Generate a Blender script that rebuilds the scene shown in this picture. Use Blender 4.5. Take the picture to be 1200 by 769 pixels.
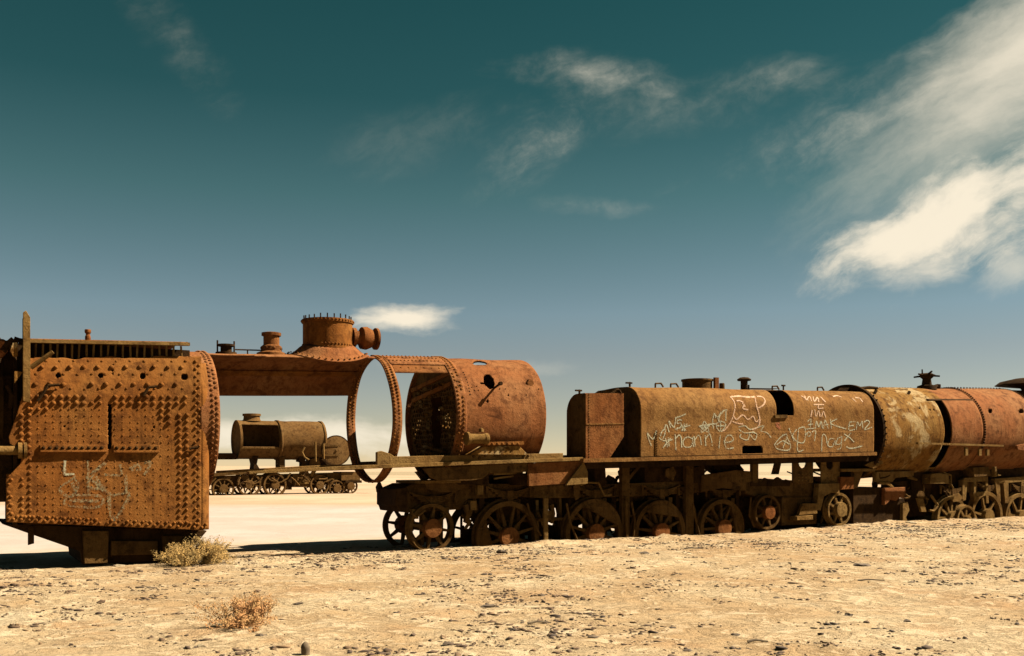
import bpy, bmesh, math, random
import numpy as np
from mathutils import Vector, Matrix, noise as mnoise
from mathutils.bvhtree import BVHTree
random.seed(7); rng = np.random.default_rng(7)
for o in list(bpy.data.objects): bpy.data.objects.remove(o)
scn = bpy.context.scene; COL = scn.collection

# ------------------------------------------------------------------ camera
F, YH, HC = 1167.0, 546.0, 1.45          # 35 mm lens on a 1200 px wide frame, horizon row, eye height
cam = bpy.data.cameras.new('camera'); cam.sensor_width = 36; cam.lens = F/1200*36
cam.shift_y = (YH-384.5)/1200; cam.clip_start = .1; cam.clip_end = 20000
camo = bpy.data.objects.new('camera', cam); COL.objects.link(camo)
camo.location = (0, 0, HC); camo.rotation_euler = (math.pi/2, 0, 0); scn.camera = camo

# ------------------------------------------------------------------ train frame: s along the train, t away from the eye, z up
VX = 2650.0
TH = math.atan2(F, VX-600); AX = (math.cos(TH), math.sin(TH)); NX = (-AX[1], AX[0])
Y0 = HC*F/97.0; O = ((505-600)/F*Y0, Y0)
ON = O[0]*NX[0]+O[1]*NX[1]
def P(px, py, t):
    u = (px-600)/F; Y = (ON+t)/(u*NX[0]+NX[1])
    s = (u*Y-O[0])*AX[0]+(Y-O[1])*AX[1]
    return (s, t, HC+(YH-py)*Y/F)
def W(s, t, z=0): return Vector((O[0]+s*AX[0]+t*NX[0], O[1]+s*AX[1]+t*NX[1], z))

# ------------------------------------------------------------------ sun
SA, SN, SU = .9, .38, 1.0                # towards the sun: along the train, towards the eye, up
SUN = Vector((SA*AX[0]-SN*NX[0], SA*AX[1]-SN*NX[1], SU)).normalized()
sl = bpy.data.lights.new('sun', 'SUN'); sl.energy = 5.0; sl.angle = math.radians(.53); sl.color = (1, .86, .66)
so = bpy.data.objects.new('sun', sl); COL.objects.link(so)
so.rotation_euler = (-SUN).to_track_quat('-Z', 'Y').to_euler(); so.location = SUN*60

# ------------------------------------------------------------------ world: Nishita sky with high thin cloud
w = bpy.data.worlds.new('World'); scn.world = w; w.use_nodes = True
N = w.node_tree.nodes; L = w.node_tree.links; N.clear()
class G:                                  # tiny node-expression helper
    def __init__(self, nt): self.nt = nt
    def set(self, sock, v):
        if isinstance(v, bpy.types.NodeSocket): self.nt.links.new(v, sock)
        else: sock.default_value = v
    def m(self, op, a, b=0.0, c=0.0):
        n = self.nt.nodes.new('ShaderNodeMath'); n.operation = op
        for i, v in enumerate((a, b, c)): self.set(n.inputs[i], v)
        return n.outputs[0]
    def v(self, op, a, b=(0, 0, 0), scale=None):
        n = self.nt.nodes.new('ShaderNodeVectorMath'); n.operation = op
        self.set(n.inputs[0], a); self.set(n.inputs[1], b)
        if scale is not None: self.set(n.inputs['Scale'], scale)
        return n.outputs[1] if op in ('DOT_PRODUCT', 'LENGTH') else n.outputs[0]
    def xyz(self, v):
        n = self.nt.nodes.new('ShaderNodeSeparateXYZ'); self.nt.links.new(v, n.inputs[0]); return n.outputs
    def comb(self, x, y, z):
        n = self.nt.nodes.new('ShaderNodeCombineXYZ')
        for i, q in enumerate((x, y, z)): self.set(n.inputs[i], q)
        return n.outputs[0]
    def noise(self, vec, scale, detail=4, rough=.55, dist=0.0, col=False):
        n = self.nt.nodes.new('ShaderNodeTexNoise'); self.nt.links.new(vec, n.inputs['Vector'])
        n.inputs['Scale'].default_value = scale; n.inputs['Detail'].default_value = detail
        n.inputs['Roughness'].default_value = rough; n.inputs['Distortion'].default_value = dist
        return n.outputs['Color'] if col else n.outputs['Fac']
    def rng(self, v, a, b, c=0.0, d=1.0, smooth=True):
        n = self.nt.nodes.new('ShaderNodeMapRange'); n.interpolation_type = 'SMOOTHSTEP' if smooth else 'LINEAR'
        for i, q in zip((0, 1, 2, 3, 4), (v, a, b, c, d)): self.set(n.inputs[i], q)
        return n.outputs[0]
    def mix(self, f, a, b, blend='MIX'):
        n = self.nt.nodes.new('ShaderNodeMix'); n.data_type = 'RGBA'; n.blend_type = blend
        self.set(n.inputs[0], f)
        for i, q in ((6, a), (7, b)):
            self.set(n.inputs[i], tuple(q)+(1,) if isinstance(q, (tuple, list)) and len(q) == 3 else q)
        return n.outputs[2]
    def ramp(self, f, stops):
        n = self.nt.nodes.new('ShaderNodeValToRGB'); e = n.color_ramp.elements
        while len(e) < len(stops): e.new(.5)
        for q, (p, c) in zip(e, stops): q.position = p; q.color = tuple(c)+(1,)
        self.set(n.inputs[0], f); return n.outputs[0]
g = G(w.node_tree)
sky = N.new('ShaderNodeTexSky'); sky.sky_type = 'NISHITA'; sky.sun_disc = False
sky.sun_elevation = math.asin(SUN.z); sky.sun_rotation = math.atan2(SUN.x, SUN.y)
sky.altitude = 3600; sky.air_density = 1.0; sky.dust_density = .6; sky.ozone_density = 1.0
tc = N.new('ShaderNodeTexCoord'); D = tc.outputs['Generated']
dx, dy, dz = g.xyz(D)
# film response of the sky: deep teal aloft, pale towards the horizon
grade = g.ramp(g.rng(dz, 0, .5, smooth=False), [(0, (1.12, .82, .57)), (.08, (1.06, .78, .53)), (.22, (1.0, .80, .57)), (.30, (.96, .89, .645)), (.52, (.49, .71, .435)), (.69, (.215, .51, .305)), (.85, (.16, .47, .275)), (1, (.14, .44, .26))])
base = g.v('SCALE', g.mix(1.0, sky.outputs[0], grade, 'MULTIPLY'), scale=.4356)
# clouds: laid out on the tangent plane ahead (direction, not screen), streaked by wind
ahead = g.m('MAXIMUM', dy, .08)
gx = g.m('DIVIDE', dx, ahead); gz = g.m('DIVIDE', dz, ahead)
pl = g.comb(gx, gz, 0.0)
warp = g.v('SUBTRACT', g.noise(pl, 7, 5, .6, 0, True), (.5, .5, .5))
warp2 = g.v('SUBTRACT', g.noise(pl, 2.6, 3, .6, 0, True), (.5, .5, .5))
plw = g.v('ADD', g.v('ADD', pl, g.v('SCALE', warp, scale=.045)), g.v('SCALE', warp2, scale=.05))
wx, wz, _ = g.xyz(plw)
fine = g.noise(g.comb(g.m('MULTIPLY', g.m('ADD', wx, wz), 2.2), g.m('MULTIPLY', g.m('SUBTRACT', wz, g.m('MULTIPLY', wx, .55)), 7.5), .3), 3.2, 7, .62)
puff = g.noise(plw, 11, 8, .66)
fib = g.m('MULTIPLY', g.rng(puff, .30, .66), g.rng(fine, .25, .62))
flat = g.noise(g.comb(g.m('MULTIPLY', wx, 3.0), g.m('MULTIPLY', wz, 11.0), 1.7), 3.0, 7, .6)
def blob(px, py, rx, ry, rot, gain, tex, lo, hi):
    cx, cz = (px-600)/F, (YH-py)/F; r = math.radians(rot); c, s_ = math.cos(r), math.sin(r)
    ax_ = g.m('SUBTRACT', wx, cx); az_ = g.m('SUBTRACT', wz, cz)
    a = g.m('DIVIDE', g.m('ADD', g.m('MULTIPLY', ax_, c), g.m('MULTIPLY', az_, s_)), rx/F)
    b = g.m('DIVIDE', g.m('SUBTRACT', g.m('MULTIPLY', az_, c), g.m('MULTIPLY', ax_, s_)), ry/F)
    d = g.m('SQRT', g.m('ADD', g.m('MULTIPLY', a, a), g.m('MULTIPLY', b, b)))
    k = g.m('SUBTRACT', 1.0, d)
    soft = 1.25 < hi < 1.4
    k = g.m('ADD', k, g.m('MULTIPLY', g.m('SUBTRACT', tex, .5), .9 if soft else 1.3))
    k = g.m('ADD', k, g.m('MULTIPLY', g.m('SUBTRACT', puff, .5), .35 if soft else .7))
    k = g.m('MULTIPLY', g.rng(k, lo, hi), gain)
    return g.m('MULTIPLY', k, fib) if hi > 1.4 else k
CL = [(1130, 252, 200, 66, 24, 1.0, fine, .05, .9), (1155, 130, 270, 120, 38, .66, fine, -.1, 1.35), (1046, 280, 92, 36, 10, 1.0, fine, -.05, .75), (1195, 60, 180, 85, 40, .72, fine, -.1, 1.3),
      (1240, 215, 165, 80, 25, .95, fine, 0, 1.0), (1085, 316, 90, 30, 6, .7, flat, .1, 1.1), (1195, 322, 60, 30, 20, .5, fine, .1, 1.1),
      (685, 86, 105, 26, -4, .52, flat, -.2, 1.5), (640, 165, 95, 36, 36, .42, fine, -.2, 1.5), (800, 122, 230, 40, 8, .18, flat, -.2, 1.5),
      (900, 92, 90, 26, 5, .26, flat, -.1, 1.5), (205, 50, 120, 40, -52, .17, fine, -.1, 1.5), (690, 240, 80, 14, 0, .25, flat, .0, 1.5), (960, 160, 170, 40, 18, .3, fine, -.1, 1.5),
      (476, 376, 72, 23, 2, 1.0, flat, .0, .7), (350, 512, 200, 30, 0, .9, flat, -.05, .7), (560, 430, 130, 14, 0, .25, flat, .1, 1.0), (500, 160, 150, 40, 15, .09, fine, -.1, 1.5)]
cl = None
for c_ in CL:
    b_ = blob(*c_); cl = b_ if cl is None else g.m('ADD', cl, g.m('MULTIPLY', b_, g.m('SUBTRACT', 1.0, cl)))
cl = g.m('MULTIPLY', cl, g.rng(dy, .15, .4))
# the same thin cirrus over the rest of the dome
oh = g.v('SCALE', g.comb(dx, dy, 0.0), scale=g.m('DIVIDE', 1.0, g.m('ADD', g.m('MAXIMUM', dz, 0.0), .18)))
cir = g.m('MULTIPLY', g.rng(g.noise(oh, 1.3, 7, .6, .4), .53, .78), .5)
cir = g.m('MULTIPLY', cir, g.m('SUBTRACT', 1.0, g.rng(dy, .3, .6)))
cl = g.m('MAXIMUM', cl, cir)
white = g.mix(g.m('MULTIPLY', cl, 1.0), base, (4.16, 3.7, 2.9))
bg = N.new('ShaderNodeBackground'); bg.inputs[1].default_value = .05
L.new(white, bg.inputs[0]); wo = N.new('ShaderNodeOutputWorld'); L.new(bg.outputs[0], wo.inputs[0])

scn.view_settings.view_transform = 'Standard'; scn.view_settings.look = 'None'
scn.view_settings.exposure = 2.2; scn.view_settings.gamma = 1.0; scn.view_settings.use_curve_mapping = False
scn.render.engine = 'CYCLES'

# ------------------------------------------------------------------ materials
M = {}
def new_mat(name):
    m = bpy.data.materials.new(name); m.use_nodes = True; nt = m.node_tree; nt.nodes.clear()
    out = nt.nodes.new('ShaderNodeOutputMaterial'); p = nt.nodes.new('ShaderNodeBsdfPrincipled')
    nt.links.new(p.outputs[0], out.inputs[0]); M[name] = m
    return m, G(nt), p, out
def bump(gg, p, h, dist, strength=1.0):
    n = gg.nt.nodes.new('ShaderNodeBump'); n.inputs['Distance'].default_value = dist; gg.set(n.inputs['Strength'], strength)
    gg.nt.links.new(h, n.inputs['Height']); gg.nt.links.new(n.outputs[0], p.inputs['Normal'])
def rust(name, base, dark, light, streak=.5, patina=None, pit=.009, blotch=1.0):
    m, q, p, out = new_mat(name)
    geo = q.nt.nodes.new('ShaderNodeNewGeometry'); pos = geo.outputs['Position']
    big = q.noise(pos, 1.1, 5, .6, .3); mid = q.noise(pos, 6, 6, .65); fin = q.noise(pos, 45, 4, .7)
    st = q.noise(q.v('MULTIPLY', pos, (9, 9, .9)), 1.0, 5, .6)
    c = q.mix(q.rng(big, .35, .68), base, light)
    c = q.mix(q.m('MULTIPLY', q.rng(mid, .46, .70), .8), c, dark)
    c = q.mix(q.m('MULTIPLY', q.rng(st, .50, .70), streak), c, dark)
    c = q.mix(q.m('MULTIPLY', q.rng(st, .42, .25), streak*.5), c, light)
    if patina: c = q.mix(q.m('MULTIPLY', q.rng(q.noise(pos, 1.5, 7, .66, .6), .53, .61), .8), c, patina)
    black = tuple(x*.35 for x in dark)
    bl_ = q.noise(pos, 2.3, 7, .68, .8)                       # scale and soot blotches with ragged rims
    c = q.mix(q.m('MULTIPLY', q.rng(bl_, .57, .66), .72*blotch), c, dark)
    c = q.mix(q.m('MULTIPLY', q.rng(bl_, .65, .72), .7*blotch), c, black)
    c = q.mix(q.m('MULTIPLY', q.rng(q.noise(q.v('MULTIPLY', pos, (22, 22, 1.3)), 1.0, 4, .6), .58, .72), streak*.9), c, dark)
    c = q.mix(q.m('MULTIPLY', q.rng(fin, .5, .75), .6*blotch), c, dark)
    fl = q.noise(pos, 17, 5, .72)
    c = q.mix(q.m('MULTIPLY', q.rng(fl, .60, .68), .45), c, light)
    c = q.mix(q.m('MULTIPLY', q.rng(fl, .36, .30), .6*blotch), c, black)
    hs_ = q.nt.nodes.new('ShaderNodeHueSaturation'); hs_.inputs['Saturation'].default_value = 1.0; q.nt.links.new(c, hs_.inputs['Color'])
    q.nt.links.new(q.mix(q.m('MULTIPLY', q.rng(q.noise(pos, .55, 3, .5), .35, .65), .35), hs_.outputs[0], q.mix(1.0, hs_.outputs[0], (.66, .68, .66), 'MULTIPLY')), p.inputs['Base Color'])
    p.inputs['Roughness'].default_value = .82; p.inputs['Specular IOR Level'].default_value = 0.0 if base[0] < .02 else .015
    bump(q, p, q.m('ADD', q.m('ADD', q.m('MULTIPLY', fin, .5), mid), q.m('MULTIPLY', q.rng(fl, .45, .60), .35)), pit)
    return m
rust('rust_firebox', (.1188, .0439, .0099), (.0381, .0138, .0043), (.1442, .0622, .0162), .5, None, .006, .5)
rust('rust_orange', (.135, .051, .0182), (.0493, .0179, .007), (.1586, .0734, .0303), .5)
rust('rust_tank', (.1257, .0603, .018), (.0606, .027, .009), (.1481, .079, .027), .55)
rust('rust_pale', (.1187, .056, .0132), (.036, .0145, .0038), (.1399, .076, .0213), .8, (.2332, .172, .0892))
rust('rust_frame', (.052, .027, .0085), (.018, .0095, .0035), (.092, .052, .018), .4)  # chassis iron darkened so the shade under the tank is in its colour
rust('rust_red', (.1072, .0388, .0119), (.0429, .0153, .0051), (.1286, .0571, .0201), .4)
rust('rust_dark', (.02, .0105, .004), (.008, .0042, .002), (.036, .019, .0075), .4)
rust('rust_dust', (.104, .058, .018), (.046, .024, .008), (.14, .088, .032), .35)  # dusty tan; lighter tone painted on chassis parts that the sun catches
rust('rust_far', (.075, .039, .013), (.03, .015, .0055), (.098, .056, .021), .45)
def paint(name, col, lo=.34, hi=.6):
    m, q, p, out = new_mat(name); p.inputs['Base Color'].default_value = col+(1,); p.inputs['Roughness'].default_value = .9
    geo = q.nt.nodes.new('ShaderNodeNewGeometry'); tr = q.nt.nodes.new('ShaderNodeBsdfTransparent')
    ms = q.nt.nodes.new('ShaderNodeMixShader'); q.nt.links.new(q.rng(q.noise(geo.outputs['Position'], 34, 4, .7), lo, hi), ms.inputs[0])
    q.nt.links.new(tr.outputs[0], ms.inputs[1]); q.nt.links.new(p.outputs[0], ms.inputs[2]); q.nt.links.new(ms.outputs[0], out.inputs[0])
paint('pink_haze', (.26, .14, .075), .48, .74); paint('chalk_haze', (.19, .175, .11), .50, .74); paint('chalk_paint', (.215, .205, .135), .30, .60); paint('pink_paint', (.30, .185, .11), .28, .56); paint('worn_green_paint', (.14, .12, .06), .40, .70); paint('orange_paint', (.2, .05, .008), .35, .65)
def plain(name, a, b, scale=8, rough=.9):
    m, q, p, out = new_mat(name); geo = q.nt.nodes.new('ShaderNodeNewGeometry')
    q.nt.links.new(q.mix(q.rng(q.noise(geo.outputs['Position'], scale, 4, .6), .35, .65), a, b), p.inputs['Base Color']); p.inputs['Roughness'].default_value = rough
plain('twig_straw', (.19, .115, .028), (.25, .15, .04), 6); plain('leaf_straw', (.13, .085, .022), (.25, .15, .038), 6); plain('twig_olive', (.0853, .061, .0191), (.1302, .0828, .0249), 5); plain('leaf_olive', (.0539, .0436, .013), (.1346, .0915, .0268), 6)
plain('twig_dry', (.22, .105, .036), (.28, .155, .06), 9); plain('leaf_dry', (.25, .115, .036), (.21, .125, .042), 9)
plain('stone_dark', (.0224, .0144, .0065), (.0583, .037, .0172), 22); plain('stone_pale', (.1705, .1394, .0842), (.1212, .0871, .0478), 14); plain('wood_grey', (.0494, .0327, .0161), (.0853, .061, .0306), 20)

# ------------------------------------------------------------------ mesh collector in train coordinates
class MB:
    def __init__(self): self.V = []; self.Fc = []
    def add(self, vs, fs):
        b = len(self.V); self.V += [tuple(v) for v in vs]; self.Fc += [tuple(b+i for i in f) for f in fs]; return self
    def box(self, s0, s1, t0, t1, z0, z1):
        return self.add([(s0, t0, z0), (s1, t0, z0), (s1, t1, z0), (s0, t1, z0), (s0, t0, z1), (s1, t0, z1), (s1, t1, z1), (s0, t1, z1)],
                        [(0, 3, 2, 1), (4, 5, 6, 7), (0, 1, 5, 4), (1, 2, 6, 5), (2, 3, 7, 6), (3, 0, 4, 7)])
    def poly(self, pts, t0, t1, px=True):          # outline in the s-z plane at t0, given real thickness to t1
        q = [P(x, y, t0) for x, y in pts] if px else [(x, t0, y) for x, y in pts]
        ar = sum(q[i][0]*q[(i+1) % len(q)][2]-q[(i+1) % len(q)][0]*q[i][2] for i in range(len(q)))
        if ar < 0: q = q[::-1]
        n = len(q); vs = [(a, t0, c) for a, _, c in q]+[(a, t1, c) for a, _, c in q]
        return self.add(vs, [tuple(range(n)), tuple(range(2*n-1, n-1, -1))]+[(i, i+n, (i+1) % n+n, (i+1) % n) for i in range(n)])
    def tube(self, p, q, r, r2=None, n=8, cap=True):
        r2 = r if r2 is None else r2; p, q = Vector(p), Vector(q); d = (q-p).normalized()
        u = d.cross(Vector((0, 0, 1)) if abs(d.z) < .9 else Vector((1, 0, 0))).normalized(); v = d.cross(u)
        vs = []
        for c, rr in ((p, r), (q, r2)):
            vs += [c+u*(rr*math.cos(2*math.pi*i/n))+v*(rr*math.sin(2*math.pi*i/n)) for i in range(n)]
        fs = [(i, (i+1) % n, (i+1) % n+n, i+n) for i in range(n)]
        if cap: fs += [tuple(range(n-1, -1, -1)), tuple(range(n, 2*n))]
        return self.add(vs, fs)
    def path(self, pts, r, n=6):
        for a, b in zip(pts[:-1], pts[1:]): self.tube(a, b, r, n=n)
        return self
    def bar(self, p, q, wt, wz):                    # rectangular bar
        p, q = Vector(p), Vector(q); d = (q-p).normalized(); u = Vector((0, 1, 0)) if abs(d.y) < .9 else Vector((1, 0, 0))
        v = d.cross(u).normalized(); u = v.cross(d).normalized(); vs = []
        for c in (p, q): vs += [c+u*a*wt/2+v*b*wz/2 for a, b in ((-1, -1), (1, -1), (1, 1), (-1, 1))]
        return self.add(vs, [(0, 1, 2, 3), (7, 6, 5, 4), (0, 4, 5, 1), (1, 5, 6, 2), (2, 6, 7, 3), (3, 7, 4, 0)])
    def lathe(self, c, prof, n=24, axis='z', cap=True):     # prof: (radius, height)
        vs = []
        for r, h in prof:
            for i in range(n):
                a = 2*math.pi*i/n; x, y = r*math.cos(a), r*math.sin(a)
                vs.append({'z': (c[0]+x, c[1]+y, c[2]+h), 's': (c[0]+h, c[1]+x, c[2]+y), 't': (c[0]+x, c[1]+h, c[2]+y)}[axis])
        k = len(prof); fs = [(j*n+i, j*n+(i+1) % n, (j+1)*n+(i+1) % n, (j+1)*n+i) for j in range(k-1) for i in range(n)]
        if axis == 't': fs = [f[::-1] for f in fs]
        if cap: fs += [tuple(range(n-1, -1, -1)), tuple(range((k-1)*n, k*n))]
        return self.add(vs, fs)
    def rivet(self, p, nrm, r, h=None, n=7):
        h = r*.85 if h is None else h; p = Vector(p); d = Vector(nrm).normalized()
        u = d.cross(Vector((0, 0, 1)) if abs(d.z) < .9 else Vector((1, 0, 0))).normalized(); v = d.cross(u); vs = []
        for rr, hh in ((r, -.004), (r*.86, h*.6), (r*.4, h*.96)):
            vs += [p+u*(rr*math.cos(2*math.pi*i/n))+v*(rr*math.sin(2*math.pi*i/n))+d*hh for i in range(n)]
        vs.append(p+d*h)
        fs = [(j*n+i, j*n+(i+1) % n, (j+1)*n+(i+1) % n, (j+1)*n+i) for j in range(2) for i in range(n)]
        fs += [(2*n+i, 2*n+(i+1) % n, 3*n) for i in range(n)]
        return self.add(vs, fs)
    def grid(self, fn, nu, nv, keep=None):
        idx = {}; vs = []; fs = []
        def at(i, j):
            if (i, j) not in idx: idx[(i, j)] = len(vs); vs.append(fn(i/nu, j/nv))
            return idx[(i, j)]
        for i in range(nu):
            for j in range(nv):
                if keep is None or keep((i+.5)/nu, (j+.5)/nv): fs.append((at(i, j), at(i+1, j), at(i+1, j+1), at(i, j+1)))
        return self.add(vs, fs)
    def build(self, name, mat, root, kind=None, thick=0, bevel=0, smooth=40, label=None, parent=None, jit=0):
        me = bpy.data.meshes.new(name); o0 = root['base'] if root else (0, 0, 0)
        vs = [(v[0]-o0[0], v[1]-o0[1], v[2]-o0[2]) for v in self.V]
        if jit:
            vs = [tuple(Vector(v)+mnoise.noise_vector(Vector(v)*1.7+Vector(o0))*jit) for v in vs]
        me.from_pydata(vs, [], self.Fc); me.update()
        o = bpy.data.objects.new(name, me); COL.objects.link(o); me.materials.append(M[mat])
        if smooth: me.shade_smooth(); me.set_sharp_from_angle(angle=math.radians(smooth))
        if thick:
            md = o.modifiers.new('thickness', 'SOLIDIFY'); md.thickness = thick; md.offset = -1
        if bevel:
            md = o.modifiers.new('edge', 'BEVEL'); md.width = bevel; md.segments = 1; md.limit_method = 'ANGLE'
        o.parent = parent if parent else root
        if kind: o['kind'] = kind
        if label: o['label'] = label
        return o
def thing(name, label, cat, s, t, z=0, group=None):
    o = bpy.data.objects.new(name, None); COL.objects.link(o); o.empty_display_size = .3
    o.location = W(s, t, z); o.rotation_euler = (0, 0, TH); o['label'] = label; o['category'] = cat
    if group: o['group'] = group
    o['base'] = (s, t, z); return o

# ------------------------------------------------------------------ ground
def vnoise(x, y, seed=0):
    xi = np.floor(x).astype(np.int64); yi = np.floor(y).astype(np.int64); fx = x-xi; fy = y-yi
    fx = fx*fx*(3-2*fx); fy = fy*fy*(3-2*fy)
    def h(a, b):
        v = (a*374761393+b*668265263+seed*974634777) & 0xffffffff
        v = ((v ^ (v >> 13))*1274126177) & 0xffffffff
        return ((v ^ (v >> 16)) & 0xffff)/65535.0
    return (h(xi, yi)*(1-fx)+h(xi+1, yi)*fx)*(1-fy)+(h(xi, yi+1)*(1-fx)+h(xi+1, yi+1)*fx)*fy
def fbm(x, y, seed=0, o=4):
    r = 0; a = .5
    for k in range(o): r = r+a*(vnoise(x*2**k, y*2**k, seed+k)-.5); a *= .5
    return r
def sm(x, a, b):
    k = np.clip((x-a)/(b-a), 0, 1); return k*k*(3-2*k)
def gh(X, Y):
    X = np.asarray(X, float); Y = np.asarray(Y, float)
    s = (X-O[0])*AX[0]+(Y-O[1])*AX[1]; t = (X-O[0])*NX[0]+(Y-O[1])*NX[1]
    near = 1-sm(np.hypot(X-4, Y-14), 26, 60)
    z = .10*sm(s, 6, 12)*np.exp(-np.clip(np.abs(t-.5)-2, 0, None)/6)
    z = z+near*(.03*fbm(X*.55, Y*.55, 3, 3)+.032*fbm(X*2.2, Y*2.2, 5, 4)*(1-.75*sm(t, 1.8, 3.2)))
    lump = np.clip(fbm(X*6, Y*6, 11, 3)-.05, 0, None)*np.clip(fbm(X*.9, Y*.9, 21, 3)+.12, 0, None)
    z = z+near*lump*.55*(1-.9*sm(t, 1.6, 2.6))
    spill = np.exp(-((t+.35)/.28)**2)*sm(s, .4, 2.5)*(.06+.13*fbm(X*1.6, Y*1.6, 31, 3))
    return z+spill*near - .03*near*sm(t, 2.2, 4)
def axis_coords(lo, hi, step, far, n=26, minus=None):
    c = np.arange(lo, hi, step); r = np.geomspace(step*3, far, n)
    return np.concatenate([(lo-r)[::-1], c, c[-1]+r])
gxs = axis_coords(-11, 18, .07, 4500); gys = axis_coords(6.5, 29, .07, 4500)
XX, YY = np.meshgrid(gxs, gys); ZZ = gh(XX, YY)
me = bpy.data.meshes.new('ground'); nx_, ny_ = len(gxs), len(gys)
me.vertices.add(nx_*ny_); me.vertices.foreach_set('co', np.stack([XX, YY, ZZ], -1).astype(np.float32).ravel())
i0 = (np.arange(ny_-1)[:, None]*nx_+np.arange(nx_-1)[None, :]).ravel()
quads = np.stack([i0, i0+1, i0+nx_+1, i0+nx_], -1).astype(np.int32)
me.loops.add(quads.size); me.loops.foreach_set('vertex_index', quads.ravel())
me.polygons.add(len(quads)); me.polygons.foreach_set('loop_start', np.arange(0, quads.size, 4, dtype=np.int32))
me.update(calc_edges=True); me.shade_smooth()
ground = bpy.data.objects.new('ground', me); COL.objects.link(ground); ground['kind'] = 'structure'
m, q, p, out = new_mat('desert_ground'); geo = q.nt.nodes.new('ShaderNodeNewGeometry'); pos = geo.outputs['Position']
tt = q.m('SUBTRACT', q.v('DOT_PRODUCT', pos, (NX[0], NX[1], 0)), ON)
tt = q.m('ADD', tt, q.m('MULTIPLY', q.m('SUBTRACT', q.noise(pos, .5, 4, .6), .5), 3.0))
pat = q.noise(pos, .38, 6, .62, .4); pat2 = q.noise(pos, 1.6, 6, .65); gr = q.noise(pos, 26, 5, .7); gr2 = q.noise(pos, 90, 3, .7)
c = q.mix(q.rng(pat, .38, .64), (.2059, .1427, .077), (.2534, .1991, .1236))
c = q.mix(q.m('MULTIPLY', q.rng(pat2, .5, .75), .5), c, (.1647, .101, .0467))
c = q.mix(q.m('MULTIPLY', q.rng(q.noise(pos, .7, 5, .6, .4), .52, .66), .5), c, (.197, .1165, .0564))
c = q.mix(q.m('MULTIPLY', q.rng(q.noise(pos, .9, 5, .6), .55, .72), .7), c, (.2788, .2347, .1594))
crust = q.noise(pos, 3.2, 8, .72, .7)
c = q.mix(q.m('MULTIPLY', q.rng(crust, .53, .60), .40), c, (.3339, .2828, .1965))
c = q.mix(q.m('MULTIPLY', q.rng(crust, .43, .36), .32), c, (.1558, .0906, .0361))
c = q.mix(q.m('MULTIPLY', q.rng(q.noise(pos, 48, 3, .6), .63, .69), .8), c, (.05, .0281, .0128))
salt = q.mix(q.rng(q.noise(pos, .3, 5, .6), .4, .65), (.2, .1708, .15), (.222, .1987, .18))
salt = q.mix(q.m('MULTIPLY', q.rng(q.noise(pos, 1.3, 7, .68, .5), .52, .62), .5), salt, (.2027, .1566, .132))
salt = q.mix(q.m('MULTIPLY', q.rng(q.noise(pos, 7, 5, .7), .60, .68), .35), salt, (.1488, .1044, .08))
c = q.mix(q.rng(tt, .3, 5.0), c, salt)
far = q.rng(q.v('DOT_PRODUCT', pos, (0, 1, 0)), 34, 40)
c = q.mix(far, c, q.mix(q.rng(q.noise(pos, .12, 5, .6), .4, .6), (.2019, .1413, .0921), (.2364, .1834, .1297)))
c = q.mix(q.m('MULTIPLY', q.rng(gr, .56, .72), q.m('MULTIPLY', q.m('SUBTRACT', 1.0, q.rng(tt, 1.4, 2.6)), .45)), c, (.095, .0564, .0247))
c = q.mix(q.m('MULTIPLY', q.rng(gr2, .55, .75), .25), c, (.1078, .0654, .0302))
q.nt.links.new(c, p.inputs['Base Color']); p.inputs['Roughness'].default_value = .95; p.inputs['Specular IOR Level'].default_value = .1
bump(q, p, q.m('ADD', q.m('ADD', q.m('MULTIPLY', q.noise(pos, 11, 6, .7), .9), q.m('MULTIPLY', q.rng(crust, .46, .56), .6)), q.m('ADD', q.m('MULTIPLY', gr, .5), q.m('MULTIPLY', gr2, .25))), .05, q.m('SUBTRACT', .75, q.m('MULTIPLY', q.rng(tt, 1.2, 2.8), .6)))
me.materials.append(m)
def gz_at(x, y): return float(gh(np.array([x]), np.array([y]))[0])

# far low embankment with a rail line along the horizon
em = MB(); xs_ = np.linspace(-260, 320, 120); vs = []; fs = []
for i, x in enumerate(xs_):
    h = .55+.35*float(fbm(np.array([x*.05]), np.array([3.1]), 41, 4)[0]); 
    vs += [(x, 150, -.1), (x, 152, h), (x, 154.5, h), (x, 157, -.1)]
fs = [(4*i+k, 4*i+4+k, 4*i+5+k, 4*i+1+k) for i in range(len(xs_)-1) for k in range(3)]
em.add(vs, fs); eo = em.build('embankment', 'stone_pale', None, kind='structure', smooth=30)

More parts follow.
